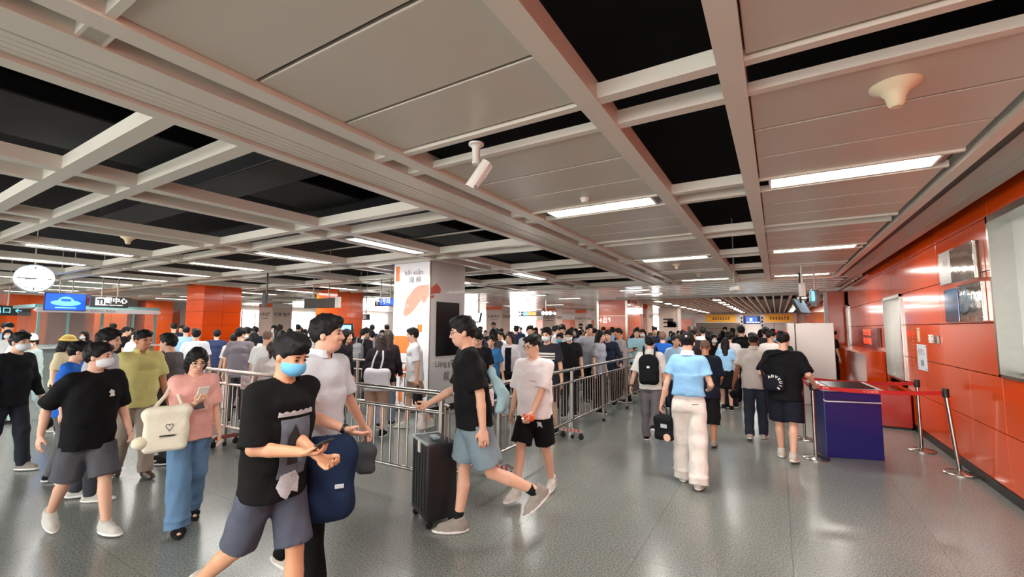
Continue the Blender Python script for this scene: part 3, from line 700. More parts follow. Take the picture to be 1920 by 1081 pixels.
plate(8.30, 8.42, 1.50, 1.61, 'switch_plate', STEELD, 'small metal latch plate right of the pale switch', 'switch', .03)
k = B()
tape = thing('tape_marks', 'vertical row of tiny yellow marks on the orange wall', 'marks', (WALLX, 9.72, 0))
for q in range(12): k.box(-.002, 0, -.01, .02, 1.0+.062*q, 1.02+.062*q)
k.build('yellow_marks', YEL, tape)
t = thing('hose_cabinet', 'dark red orange floor cabinet against the wall behind the stanchion', 'cabinet', (1.40, 9.95, 0))
B().box(0, .5, 0, 1.1, .03, .62, bev=.012).build('body', M('cabinet_red', (176, 34, 12), .25, coat=.4), t); B().box(-.012, 0, .06, 1.04, .08, .57, bev=.004).build('door', MATS['cabinet_red'], t)
B().box(.02, .48, .02, 1.08, 0, .03).build('base', BLACKP, t)
# counter ledge further along the wall
t = thing('wall_counter', 'orange counter ledge along the wall beyond the steel frame', 'counter', (1.5, 12.0, 0))
B().box(0, .42, 0, 3.4, 1.17, 1.22).build('ledge', ORANGE, t); B().box(.1, .42, 0, 3.4, 0, 1.17).build('front', ORANGE, t)
LEDR = M('led_text', (255, 60, 20), .4, emit=1.2)
t = thing('led_panel', 'dark panel with red running letters on the right wall', 'sign', (WALLX-.012, 12.3, 0)); B().box(-.05, 0, 0, 2.6, 1.30, 1.72).build('case', M('led_case', (120, 40, 24), .2), t)
text('lettering', '安全检查', .17, (-.055, 1.3, 1.61), FACE_W, LEDR, t, sx=1.6); text('lettering', '请勿停留', .17, (-.055, 1.3, 1.40), FACE_W, LEDR, t, sx=1.6)
# ------------------------------------------------------------------ navy desk
a = math.atan2(.2, .63)
t = thing('security_desk', 'navy desk with white stripe and sloped dark top beside the belt posts', 'desk', (.50, 7.30, 0), a)
B().box(0, .66, 0, .02, .0, .87, bev=.006).build('front_panel', NAVYP, t)
B().box(.0, .02, .02, .42, 0, .87, bev=.004).build('side_panel', NAVYP, t); B().box(.64, .66, .02, .42, 0, .87, bev=.004).build('side_panel', NAVYP, t)
B().prism([(-.01, .745), (.02, .725), (.66, .725), (.66, .74), (.025, .74), (-.01, .76)], lambda u, v, w_: (u, -.003-w_, v), .003).build('white_stripe', WHITEB, t)
k = B(); k.prism([(-.03, .87), (.46, .93), (.46, .95), (-.03, .90)], lambda v, z, w_: (-.03+w_, v, z), .72); k.build('top', M('desk_top', (176, 178, 186), .3), t)
k = B(); k.prism([(.03, .909), (.42, .951), (.42, .956), (.03, .914)], lambda v, z, w_: (.10+w_, v, z), .52); k.build('screen_inset', SCREENB, t)
# ------------------------------------------------------------------ belt stanchions
def stanchion(x, y, label, lean=0.):
    t = thing('belt_stanchion', label, 'stanchion', (x, y, 0), 0, 'belt stanchions')
    B().lathe([(.155, 0), (.155, .012), (.14, .022), (.05, .03), (.03, .045), (.0, .045)], 32).build('base', STEEL, t, smooth=True)
    q = B().tube([(0, 0, .03), (lean*.9, -lean*.2, .9)], .021, 14).build('post', STEEL, t, smooth=True)
    k = B(); k.lathe([(.026, .88), (.034, .885), (.034, .975), (.028, .985), (0, .985)], 18, (lean*.93, -lean*.2, 0)); k.build('belt_head', BLACKP, t, smooth=True)
    return Vector((x+lean*.93, y-lean*.2, .93))
s1 = stanchion(1.78, 7.31, 'steel belt post leaning in front of the orange wall', -.07)
s2 = stanchion(1.67, 8.38, 'steel belt post standing behind the leaning one by the wall')
s3 = stanchion(.37, 7.15, 'front steel belt post left of the navy desk')
s4 = stanchion(.30, 8.28, 'rear steel belt post left of the navy desk')
def belt(a, b_, label, words=True):
    t = thing('belt', label, 'belt', (a+b_)/2, math.atan2((b_-a).y, (b_-a).x)); h = (b_-a).xy.length/2-.03; dz = (b_.z-a.z)/2
    k = B()
    for i in range(8):
        u0, u1 = -h+2*h*i/8, -h+2*h*(i+1)/8; z0 = dz*u0/h-.03*(1-(u0/h)**2); z1 = dz*u1/h-.03*(1-(u1/h)**2)
        k.add([(u0, 0, z0-.025), (u1, 0, z1-.025), (u1, 0, z1+.025), (u0, 0, z0+.025), (u0, .002, z0-.025), (u1, .002, z1-.025), (u1, .002, z1+.025), (u0, .002, z0+.025)], [(0, 1, 2, 3), (7, 6, 5, 4), (0, 4, 5, 1), (3, 2, 6, 7)])
    o = k.build('webbing', RED, t)
    if words:
        text('lettering', 'V 口安检', .032, (-.05, -.003, -.03), FACE_S, M('belt_print', (240, 200, 190), .6), o, sx=1.3)
        text('lettering', '安检', .03, (-h+.12, -.003, -.008), FACE_S, MATS['belt_print'], o, sx=1.3)
belt(s3, s1, 'red printed belt across the front of the navy desk'); belt(s4, s2, 'red belt behind the desk between the rear posts', False); belt(s3, s4, 'short red belt between the two posts left of desk', False)
# ------------------------------------------------------------------ things on the ceiling
CAMW = M('camera_white', (226, 222, 214), .35)
t = thing('security_camera', 'white bullet camera on a bracket below the nearest black slot', 'camera', (-1.78, 2.45, 3.0), R(-35))
B().lathe([(.055, -.0), (.055, -.012), (.03, -.02), (0, -.02)], 20).build('mount', CAMW, t, smooth=True)
B().lathe([(.045, -.02), (.03, -.03), (.027, -.13), (.03, -.15), (0, -.15)], 18).build('bracket', CAMW, t, smooth=True)
o = B().lathe([(.0, -.09), (.036, -.09), (.042, -.08), (.042, .08), (.036, .10), (.0, .10)], 22).build('body', CAMW, t, smooth=True, loc=(.02, .03, -.22)); o.rotation_euler = (R(150), R(15), 0)
h = B().prism([(.046*math.cos(q), .046*math.sin(q)) for q in [i*PI/8 for i in range(9)]] + [(.043*math.cos(q), .043*math.sin(q)) for q in [i*PI/8 for i in range(8, -1, -1)]], lambda u, v, w_: (u, v, -.09+w_), .22).build('sun_shield', CAMW, o, smooth=True)
B().lathe([(.0, .1), (.03, .1), (.03, .105), (0, .105)], 16).build('lens', SCREENB, o)
t = thing('smoke_detector', 'small white smoke detector beside the centre tube light', 'detector', (-1.65, 4.19, 3.035)); B().lathe([(.05, 0), (.05, -.015), (.042, -.02), (.035, -.045), (0, -.048)], 20).build('body', WHITEP, t, smooth=True)
CONE = M('sensor_cream', (228, 212, 178), .4)
for x, y, s, l in ((.61, 3.05, 1., 'large cream cone sensor on the right panels'), (-8.2, 2.55, .8, 'small cream cone sensor left below the grid beam'), (-1.75, 9.6, .8, 'tiny cream cone sensor on the far centre panels'), (-1.6, 11.5, .7, 'tiny cream sensor beside the farthest centre light')):
    t = thing('cone_sensor', l, 'sensor', (x, y, 3.033 if x > -3 else 3.0)); B().lathe([(.115*s, 0), (.11*s, -.012*s), (.07*s, -.035*s), (.048*s, -.065*s), (.038*s, -.11*s), (.026*s, -.125*s), (0, -.125*s)], 26).build('body', CONE, t, smooth=True)
P = dp(1377, 541, 9.4); t = thing('box_camera', 'pale box camera hanging on a rod over the far walkway', 'camera', P, R(-60))
B().box(-.14, .14, -.045, .045, -.04, .05, bev=.008).build('body', CAMW, t); B().tube([(0, 0, .05), (0, 0, 4.09-P.z)], .018, 8).build('rod', STEELD, t, smooth=True); B().lathe([(0, -.15), (.03, -.15), (.03, -.14), (0, -.14)], 12, axis='x').build('lens', SCREENB, t)
P = dp(1505, 540, 9.2); t = thing('hanging_box', 'pale upright box hanging near the right wall', 'box', P, .3)
B().box(-.045, .045, -.03, .1, -.17, .11, bev=.008).build('case', WHITEP, t); B().tube([(0, .03, .11), (0, .03, 4.09-P.z)], .02, 8).build('rod', WHITEP, t, smooth=True)
P = dp(1502, 575, 10.5); t = thing('hanging_screen', 'slim tilted screen seen edge-on near the right wall', 'screen', P, R(70))
o = B().box(-.35, .35, -.03, .03, -.2, .2, bev=.008).build('case', BLACKP, t); o.rotation_euler = (R(-25), 0, 0); B().box(-.32, .32, -.036, -.03, -.17, .17).build('display', M('screen_slate', (90, 110, 124), .4, emit=.4), o); B().tube([(0, 0, .1), (0, 0, 4.09-P.z)], .025, 8).build('rod', BLACKP, t, smooth=True)
P = dp(1528, 556, 10.0); t = thing('lantern_sign', 'rounded pale exit lantern hanging by the right wall', 'sign', P, R(20))
B().lathe([(0, -.22), (.06, -.2), (.1, -.1), (.11, .1), (.06, .17), (0, .18)], 16).build('case', M('lantern', (150, 160, 166), .35, .3), t, smooth=True); B().box(-.09, -.05, -.1, .06, -.1, .12).build('display', SCRC, t); B().tube([(0, 0, .18), (0, 0, 4.09-P.z)], .02, 8).build('rod', STEELD, t, smooth=True)
# ------------------------------------------------------------------ real light of the tubes (one area lamp under groups of fixtures)
for (x, y, z) in lights:
    if y < 14 and y > -4.5:
        if x > -3: area('tube_glow', (x, y+.0, z-.03), 1.15, .25, 15)
        elif x > -20 : area('tube_glow', (x, y, z-.03), .2, 1.4, 18)
for x, y in ((-2, 23), (-2, 31), (-2, 39), (-9, 17), (-9, 26), (-9, 36), (-18, 17), (-18, 26), (-18, 35), (-26, 8), (-26, 20)):
    area('hall_lamps', (x, y, 2.9), 3, 3, 90)
# ================================================================== figures: distance fields meshed into one continuous surface
import openvdb
ADAPT = .05
F32 = np.float32
def V3(*a): return np.array(a, dtype=np.float64)
def nrm(v): return v/max(1e-9, np.linalg.norm(v))
class Field:
    def __init__(s): s.p = []
    def cone(s, a, b, r1, r2=None, k=.02, cut=None, cut0=None, fl=1.):
        s.p.append(('cone', np.array(a, float), np.array(b, float), r1, r1 if r2 is None else r2, k, cut, cut0)); return s
    def ell(s, c, r, k=.02, A=None): s.p.append(('ell', np.array(c, float), np.array(r, float), k, np.eye(3) if A is None else A)); return s
    def tcyl(s, z0, z1, r0, r1, c0, c1, k=.03, rnd=.02): s.p.append(('tcyl', z0, z1, r0, r1, c0, c1, k, rnd)); return s
    def box(s, c, hs, rnd, k=.01, A=None): s.p.append(('box', np.array(c, float), np.array(hs, float), rnd, k, np.eye(3) if A is None else A)); return s
    def sub(s, f, k=.01): s.p.append(('sub', f, k)); return s
    def inter(s, f, k=.005): s.p.append(('int', f, k)); return s
    def half(s, p, n): s.p.append(('half', np.array(p, float), nrm(np.array(n, float)))); return s
    def noise(s, amp, fx, fy, fz, seed=0): s.p.append(('noise', amp, fx, fy, fz, seed)); return s
    def bounds(s):
        lo, hi = np.full(3, 9.), np.full(3, -9.)
        for q in s.p:
            if q[0] == 'cone': r = max(q[3], q[4]); l, h = np.minimum(q[1], q[2])-r, np.maximum(q[1], q[2])+r
            elif q[0] == 'ell': r = q[2].max(); l, h = q[1]-r, q[1]+r
            elif q[0] == 'box': r = np.linalg.norm(q[2])+q[3]; l, h = q[1]-r, q[1]+r
            elif q[0] == 'tcyl':
                rx, ry = max(q[3][0], q[4][0]), max(q[3][1], q[4][1]); xs = [q[5][0], q[6][0]]; ys = [q[5][1], q[6][1]]
                l, h = V3(min(xs)-rx, min(ys)-ry, q[1]), V3(max(xs)+rx, max(ys)+ry, q[2])
            else: continue
            lo, hi = np.minimum(lo, l), np.maximum(hi, h)
        return lo, hi
    def ev(s, P, D0=.15):
        d = np.full(len(P), D0, F32)
        for q in s.p:
            t = q[0]
            if t in ('cone', 'ell', 'box'):
                if t == 'cone': c = (q[1]+q[2])/2; R_ = np.linalg.norm(q[1]-q[2])/2+max(q[3], q[4])+.09; k = q[5]
                elif t == 'ell': c = q[1]; R_ = q[2].max()+.09; k = q[3]
                else: c = q[1]; R_ = np.linalg.norm(q[2])+q[3]+.09; k = q[4]
                w = P-c.astype(F32); idx = np.nonzero(np.einsum('ij,ij->i', w, w) < R_*R_)[0]
                if not len(idx): continue
                X = P[idx]
                if t == 'cone':
                    a, b = q[1], q[2]; ba = b-a; L2 = float(ba@ba)+1e-12; w = X-a.astype(F32); h = np.clip((w@ba.astype(F32))/F32(L2), 0, 1)
                    e = w-h[:, None]*ba.astype(F32); v = np.sqrt(np.einsum('ij,ij->i', e, e))-(q[3]+(q[4]-q[3])*h).astype(F32)
                    if q[6] is not None:
                        n = nrm(ba); v = np.maximum(v, ((X-(a+ba*q[6]).astype(F32))@n.astype(F32)))
                    if q[7] is not None:
                        n = nrm(ba); v = np.maximum(v, -((X-(a+ba*q[7]).astype(F32))@n.astype(F32)))
                elif t == 'ell':
                    w = ((X-c.astype(F32))@q[4].T.astype(F32)); r = q[2].astype(F32)
                    k0 = np.sqrt(((w/r)**2).sum(1)); k1 = np.sqrt(((w/(r*r))**2).sum(1))+1e-6; v = k0*(k0-1)/k1
                else:
                    w = np.abs((X-c.astype(F32))@q[5].T.astype(F32))-(q[2]-q[3]).astype(F32)
                    v = np.sqrt((np.maximum(w, 0)**2).sum(1))+np.minimum(w.max(1), 0)-F32(q[3])
                dd = d[idx]; h = np.maximum(k-np.abs(dd-v), 0)/k; d[idx] = np.minimum(dd, v)-h*h*F32(k*.25)
            elif t == 'tcyl':
                _, z0, z1, r0, r1, c0, c1, k, rnd = q
                u = np.clip((P[:, 2]-z0)/(z1-z0), 0, 1); rx = r0[0]+(r1[0]-r0[0])*u; ry = r0[1]+(r1[1]-r0[1])*u
                x = (P[:, 0]-(c0[0]+(c1[0]-c0[0])*u))/rx; y = (P[:, 1]-(c0[1]+(c1[1]-c0[1])*u))/ry
                v = (((np.abs(x)**2.3+np.abs(y)**2.3)**(1/2.3))-1)*np.minimum(rx, ry)
                c_ = np.maximum(P[:, 2]-z1, z0-P[:, 2]); h = np.maximum(rnd-np.abs(v-c_), 0)/rnd; v = (np.maximum(v, c_)+h*h*rnd*.25).astype(F32)
                h = np.maximum(k-np.abs(d-v), 0)/k; d = (np.minimum(d, v)-h*h*k*.25).astype(F32)
            elif t == 'sub':
                v = -q[1].ev(P); k = q[2]; h = np.maximum(k-np.abs(d-v), 0)/k; d = (np.maximum(d, v)+h*h*k*.25).astype(F32)
            elif t == 'int':
                v = q[1].ev(P); k = q[2]; h = np.maximum(k-np.abs(d-v), 0)/k; d = (np.maximum(d, v)+h*h*k*.25).astype(F32)
            elif t == 'half': d = np.maximum(d, (P-q[1].astype(F32))@q[2].astype(F32))
            elif t == 'noise':
                _, A_, fx, fy, fz, sd = q
                n = np.sin(P[:, 0]*fx+sd+2.1*np.sin(P[:, 2]*fz*.37+sd))*np.sin(P[:, 2]*fz+sd*1.7+P[:, 0]*fx*.6+1.3*np.sin(P[:, 1]*fy*.7))+.6*np.sin(P[:, 1]*fy+P[:, 2]*fz*1.9+sd*3)
                d = d+F32(A_)*n.astype(F32)
        return d
def mesh_field(f, name, mat, h=.008, zsplit=None):
    lo, hi = f.bounds(); lo = lo-3*h; hi = hi+3*h; H4 = 4*h
    n = np.ceil((hi-lo)/H4).astype(int)+1
    ax_ = [lo[i]+H4*np.arange(n[i]+1) for i in range(3)]
    G = np.stack(np.meshgrid(*ax_, indexing='ij'), -1).reshape(-1, 3).astype(F32)
    C = f.ev(G).reshape(n+1); A_ = np.abs(C)
    m = A_
    mn = np.minimum.reduce([m[i:i+n[0], j:j+n[1], k:k+n[2]] for i in (0, 1) for j in (0, 1) for k in (0, 1)])
    c0 = C[:n[0], :n[1], :n[2]]
    full = np.repeat(np.repeat(np.repeat(c0, 4, 0), 4, 1), 4, 2).astype(F32)
    bl = np.argwhere(mn < 5.5*h)
    o = np.stack(np.meshgrid(range(4), range(4), range(4), indexing='ij'), -1).reshape(-1, 3)
    I = (bl[:, None, :]*4+o[None]).reshape(-1, 3)
    d = f.ev((lo+I*h).astype(F32)); full[I[:, 0], I[:, 1], I[:, 2]] = d
    full = np.clip(full, -3*h, 3*h)
    g = openvdb.FloatGrid(float(3*h)); g.copyFromArray(full)
    pts, tris, quads = g.convertToPolygons(isovalue=0.0, adaptivity=ADAPT)
    pts = pts.astype(np.float64)*h+lo; nt = len(tris)
    me = bpy.data.meshes.new(name)
    me.vertices.add(len(pts)); me.vertices.foreach_set('co', pts.ravel().astype(F32))
    nq = len(quads); me.loops.add(nq*4+nt*3); me.polygons.add(nq+nt)
    me.polygons.foreach_set('loop_start', np.concatenate([np.arange(0, nq*4, 4), nq*4+np.arange(0, nt*3, 3)]).astype(np.int32)); me.loops.foreach_set('vertex_index', np.concatenate([quads[:, ::-1].ravel(), tris[:, ::-1].ravel()]).astype(np.int32))
    me.update(calc_edges=True)
    for mm in (mat if isinstance(mat, (list, tuple)) else [mat]): me.materials.append(mm)
    me.polygons.foreach_set('use_smooth', np.ones(nq+nt, bool))
    if zsplit is not None:
        cz = np.concatenate([pts[quads].mean(1), pts[tris].mean(1)]) if nt else pts[quads].mean(1); me.polygons.foreach_set('material_index', zsplit(cz).astype(np.int32))
    me.update(); return me
# ---------------------------------------------------------------- colours
SKINS = [M('skin_light', (222, 172, 146), .5, 0, .05, 20), M('skin_tan', (196, 136, 104), .5, 0, .06, 20), M('skin_brown', (140, 88, 62), .5, 0, .06, 20)]
HAIRM = M('hair_black', (11, 9, 9), .6, 0, .3, 60, spec=.25); HAIRB = M('hair_brown', (44, 26, 18), .55, 0, .3, 60); HAIRG = M('hair_stubble', (112, 84, 68), .7, 0, .2, 60)
EYEM = M('eye_dark', (24, 16, 14), .25); EYEW = M('eye_white', (220, 212, 206), .4); LIPM = M('lips', (186, 118, 100), .6)
def cloth(name, col, rough=.85): return M('cloth_'+name, col, rough, 0, .10, 13, bump=.45, spec=.2)
SOLE = M('shoe_sole', (238, 236, 230), .6)
# ---------------------------------------------------------------- shoes in the frame of the foot (ankle at origin, toes to +Y)
def shoe_field(kind):
    f = Field()
    if kind in ('sneaker', 'trainer'):
        f.cone((0, -.035, -.04), (0, .04, -.035), .043, .042, .02).cone((0, .04, -.035), (0, .135, -.055), .041, .038, .03).cone((0, -.022, -.02), (0, -.01, .022), .044, .046, .02)
        f.ell((0, .06, -.072), (.054, .15, .03), .012); f.half((0, 0, -.088), (0, 0, -1)); f.half((0, 0, .03), (0, .25, 1))
    elif kind == 'leather':
        f.cone((0, -.035, -.045), (0, .04, -.045), .038, .038, .02).cone((0, .04, -.045), (0, .15, -.06), .038, .032, .03).cone((0, -.022, -.03), (0, -.01, .0), .042, .042, .02)
        f.ell((0, .06, -.075), (.046, .15, .018), .008); f.half((0, 0, -.088), (0, 0, -1)); f.half((0, 0, .0), (0, .2, 1))
    else:   # sandal: sole and strap
        f.ell((0, .06, -.072), (.052, .145, .028), .008); f.half((0, 0, -.088), (0, 0, -1)); f.half((0, 0, -.056), (0, 0, 1))
        f.cone((-.03, .10, -.05), (.03, .10, -.05), .034, .034, .01, None, None); f.half((0, 0, -.088), (0, 0, -1))
    return f
SHOES = {}
def shoe_mesh(kind, mat):
    k = (kind, mat.name)
    if k not in SHOES:
        base = SHOES.get(kind)
        if base is None:
            base = mesh_field(shoe_field(kind), 'shoe', [mat, SOLE if kind != 'leather' else BLACKP], .006, zsplit=lambda c: (c[:, 2] < -.064)); SHOES[kind] = base; SHOES[k] = base
        else:
            m = base.copy(); m.materials[0] = mat; SHOES[k] = m
        if kind == 'sandal': SHOES[k].materials[1] = mat
    return SHOES[k]
def sphere_mesh(name, r, mat, n=12):
    key = ('sph', name)
    if key not in SHOES:
        bm = bmesh.new(); bmesh.ops.create_uvsphere(bm, u_segments=n, v_segments=8, radius=1)
        for v in bm.verts: v.co = Vector((v.co.x*r[0], v.co.y*r[1], v.co.z*r[2]))
        me = bpy.data.meshes.new(name); bm.to_mesh(me); bm.free(); me.shade_smooth(); me.materials.append(mat); SHOES[key] = me
    return SHOES[key]
# ---------------------------------------------------------------- skeleton
def rotx(a): c, s = math.cos(a), math.sin(a); return np.array([[1, 0, 0], [0, c, -s], [0, s, c]])
def rotz(a): c, s = math.cos(a), math.sin(a); return np.array([[c, -s, 0], [s, c, 0], [0, 0, 1]])
def roty(a): c, s = math.cos(a), math.sin(a); return np.array([[c, 0, s], [0, 1, 0], [-s, 0, c]])
def skeleton(q):
    """q: pose dict. Local frame: facing +Y, right hand +X, metres for a 1.72 m figure"""
    fem = q.get('fem', False); J = {}
    hw = .085; legs = q.get('legs', (8, 4, -8, 6)); foot = {}
    zs = []
    for i, sd in enumerate((1, -1)):
        a, k = R(legs[2*i]), R(legs[2*i+1]); hip = V3(sd*hw, 0, 0)
        kn = hip+.43*V3(sd*.01, math.sin(a), -math.cos(a)); an = kn+.405*V3(sd*.0, math.sin(a-k), -math.cos(a-k))
        pit = max(-R(38), min(0, (a-k)+R(12))*.9) if (a-k) < -R(12) else max(0, (a-k)-R(14))*.8
        Fm = rotz(-sd*R(7))@rotx(pit)
        foot[sd] = (an, Fm); zs += [an[2]+(Fm@V3(0, y, -.088))[2] for y in (-.08, .0, .12, .2)]
        J['hip', sd], J['knee', sd], J['ankle', sd] = hip, kn, an
    dz = -min(zs)
    for k_ in list(J): J[k_] = J[k_]+V3(0, 0, dz)
    for sd in foot: foot[sd] = (foot[sd][0]+V3(0, 0, dz), foot[sd][1])
    hz = dz; ln = math.tan(R(q.get('lean', 3))); sidel = math.tan(R(q.get('side', 0)))
    def up(x, y, z): # z relative to a standing hip height of .90
        zz = z-.90; return V3(x+sidel*zz, y+ln*zz, hz+zz*(1-.3*ln*ln))
    tw = R(q.get('twist', 0))
    sw = (.150 if fem else .168)*q.get('wide', 1.)
    J['foot'] = foot; J['hz'] = hz; J['up'] = up; J['ln'] = ln; J['sl'] = sidel; J['tw'] = tw
    for sd in (1, -1):
        c, s = math.cos(tw), math.sin(tw)
        sh = up(sd*sw*c, sd*sw*s, 1.385 + q.get('shrug', 0)); J['shoulder', sd] = sh
        tgt = q.get('handR' if sd == 1 else 'handL', None)
        if tgt is None: tgt = (sd*.27, .06, .80)
        T = up(*tgt) if q.get('rel', True) else V3(*tgt)
        La, Lf = .285, .25
        v = T-sh; D = np.linalg.norm(v)
        if D > (La+Lf)*.995: v = v/D*(La+Lf)*.995; T = sh+v; D = np.linalg.norm(v)
        x = (La*La-Lf*Lf+D*D)/(2*D); hh = math.sqrt(max(La*La-x*x, 0)); n = v/D
        pole = nrm(V3(sd*.35, -1, -.5) if q.get('pole') is None else V3(*q['pole'])); pole = pole-n*(pole@n); pole = nrm(pole)
        J['elbow', sd] = sh+n*x+pole*hh; J['wrist', sd] = T
    J['neck'] = up(0, -.005, 1.45); J['head'] = up(0, q.get('headf', .03), 1.592)
    J['HM'] = (rotz(R(q.get('yaw', 0)))@rotx(-R(q.get('nod', 5)))@roty(R(q.get('tilt', 0))))
    return J
def hand_prims(f, J, sd, curl, big=1.):
    w, e = J['wrist', sd], J['elbow', sd]; d = nrm(w-e)
    # palm faces the body / up when the forearm is raised
    side = V3(-sd, 0, 0) if abs(d[2]) > .6 else V3(-sd*.3, 0, 1 if curl > 50 else .6)
    n = nrm(side-d*(side@d)); wd = np.cross(d, n)*1.0
    if wd@V3(0, 1, .2) < 0: wd = -wd      # thumb side to the front/top
    s = min(big, 1.)
    f.ell(w+d*.045*s, (.041*s, .050*s, .018*s), .012, np.array([wd, d, n]))
    if big > 1.05:
        f.cone(w+d*.05, w+d*.13+n*.02, .030, .024, .02); J['palm', sd] = w+d*.06+n*.02; J['hdir', sd] = d; J['hnorm', sd] = n; return
    tips = []
    for i, (off, L) in enumerate(((.031, .068), (.011, .078), (-.010, .074), (-.030, .058))):
        r = w+d*.082*s+wd*off*s; c1, c2 = R(curl*.55), R(curl*1.25)
        p1 = r+L*.52*s*(d*math.cos(c1)+n*math.sin(c1)+wd*off*1.5); p2 = p1+L*.48*s*(d*math.cos(c2)+n*math.sin(c2))
        f.cone(w+d*.05*s+wd*off*.8*s, r, .0105*s, .0098*s, .008); f.cone(r, p1, .0098*s, .0088*s, .003); f.cone(p1, p2, .0088*s, .0075*s, .003); tips.append(p2)
    t0 = w+d*.022*s+wd*.026*s; t1 = t0+.042*s*nrm(d*.75+wd*.62+n*.35); t2 = t1+.034*s*nrm(d*.85+wd*.1+n*.55)
    f.cone(t0, t1, .0135*s, .0115*s, .01); f.cone(t1, t2, .011*s, .0085*s, .004)
    J['palm', sd] = w+d*.06*s+n*.02; J['hdir', sd] = d; J['hnorm', sd] = n
def body_field(q, J):
    fem = q.get('fem', False); g = q.get('girth', 1.); up = J['up']; f = Field(); wx = (.9 if fem else 1.)*g
    f.ell(up(0, -.005, .93), (.158*g, .105*g, .12), .03); f.ell(up(0, .0, 1.08), ((.125 if fem else .14)*g, .092*g, .14), .05)
    f.ell(up(0, .0, 1.25), (.150*wx, .102*g, .155), .04); f.cone(J['shoulder', 1]*.82+J['shoulder', -1]*.18, J['shoulder', -1]*.82+J['shoulder', 1]*.18, .052, .052, .04)
    
    nk = J['neck']; f.cone(up(0, -.01, 1.38), nk, .062, .054, .04); f.cone(nk, J['head']+J['HM']@V3(0, -.02, -.03), .053, .05, .02)
    for sd in (1, -1):
        s, e, w = J['shoulder', sd], J['elbow', sd], J['wrist', sd]; a = g**.5*(.88 if fem else 1)
        f.cone(s, e, .050*a, .036*a, .03); f.cone(e, e+(w-e)*.35, .0345*a, .037*a, .012); f.cone(e+(w-e)*.35, w, .037*a, .0255*a, .008)
        hand_prims(f, J, sd, q.get('curlR' if sd == 1 else 'curlL', 35), 1.1 if q.get('h', .009) > .0125 else (.92 if fem else 1.))
        h, k, n = J['hip', sd], J['knee', sd], J['ankle', sd]; bk = J['foot'][sd][1]@V3(0, -1, 0)
        f.cone(h+V3(0, 0, -.02), k, .084*g, .049*g, .04)
        c = k+(n-k)*.32+V3(0, -.012, 0); f.cone(k, c, .047*g, .052*g, .012); f.cone(c, n, .052*g, .033, .008)
        Fm = J['foot'][sd][1]; f.cone(n+Fm@V3(0, -.03, -.045), n+Fm@V3(0, .07, -.05), .032, .03, .03); f.cone(n+Fm@V3(0, .07, -.055), n+Fm@V3(0, .145, -.066), .03, .02, .02)
    c, Mh = J['head'], J['HM']; A_ = Mh.T
    def hp(x, y, z): return c+Mh@V3(x, y, z)
    hs = .96 if fem else 1.
    f.ell(hp(0, -.012, .03), V3(.073, .09, .088)*hs, .02, A_); f.ell(hp(0, .022, -.025), V3(.060, .068, .088)*hs, .03, A_); f.ell(hp(0, .045, -.082), (.038, .034, .028), .03, A_)
    for sd in (1, -1):
        f.ell(hp(sd*.072, -.008, -.012), (.012, .019, .030), .006, A_)
        if not q.get('lo'): f.ell(hp(sd*.030, .072, -.025), (.022, .014, .018), .015, A_)
    if not q.get('lo'):
        f.sub(Field().ell(hp(.030, .092, .006), (.020, .014, .011), .01, A_).ell(hp(-.030, .092, .006), (.020, .014, .011), .01, A_), .012)
        f.cone(hp(0, .082, .012), hp(0, .104, -.024), .008, .010, .012); f.ell(hp(0, .092, -.028), (.016, .011, .009), .008, A_)
        f.ell(hp(0, .084, -.055), (.024, .012, .007), .008, A_); f.ell(hp(0, .082, -.065), (.020, .011, .006), .008, A_)
    return f
def hair_field(q, J, kind):
    c, Mh = J['head'], J['HM']; A_ = Mh.T; f = Field()
    def hp(x, y, z): return c+Mh@V3(x, y, z)
    hs = .96 if q.get('fem') else 1.
    def cap(t, fr=.0): f.ell(hp(0, -.015, .035), V3(.073+t, .090+t, .088+t*1.1)*hs, .02, A_)
    if kind in ('short', 'quiff', 'fade', 'stubble'):
        t = {'short': .011, 'quiff': .012, 'fade': .007, 'stubble': .0045}[kind]; cap(t)
        if kind != 'stubble':
            f.ell(hp(.0, .045, .088), (.060, .05, .036 if kind == 'quiff' else .028), .02, A_); f.ell(hp(-.03, -.01, .10), (.05, .06, .032), .02, A_)
        if kind in ('short', 'quiff'): f.ell(hp(0, -.07, .02), (.066, .04, .08), .03, A_)
        f.half(hp(0, .044, .012), Mh@V3(0, .70, -.71))      # hairline over the brow to behind the ears
        f.half(hp(0, -.05, -.062), Mh@V3(0, .12, -1))
    elif kind == 'bun':
        cap(.014); f.ell(hp(0, -.118, .03), (.048, .042, .045), .015, A_); f.half(hp(0, .050, .0), Mh@V3(0, .72, -.69)); f.half(hp(0, -.05, -.055), Mh@V3(0, .1, -1))
    elif kind == 'pony':
        cap(.013); f.cone(hp(0, -.10, .03), hp(0, -.135, -.04), .026, .034, .02); f.cone(hp(0, -.135, -.04), hp(0, -.12, -.16), .034, .016, .02); f.half(hp(0, .050, .0), Mh@V3(0, .72, -.69)) if 0 else None
        f.sub(Field().ell(hp(0, .075, -.04), (.066, .07, .09), .01, A_), .01)
    elif kind in ('long', 'bob'):
        cap(.018); zb = -.30 if kind == 'long' else -.10
        f.cone(hp(0, -.045, -.02), hp(0, -.075, zb), .085, .075 if kind == 'long' else .08, .03)
        for sd in (1, -1): f.cone(hp(sd*.062, -.01, .02), hp(sd*.075, -.03, zb*.75), .034, .028, .03)
        f.sub(Field().ell(hp(0, .082, -.038), (.062, .075, .095), .01, A_).cone(hp(0, .05, -.12), hp(0, .05, -.3), .06, .06, .02), .015)
    f.noise(.0035, 70, 60, 50, q.get('seed', 1))
    if kind != 'stubble' and q.get('h', .009) < .012: f.noise(.0022, 210, 190, 90, q.get('seed', 1)+2)
    return f
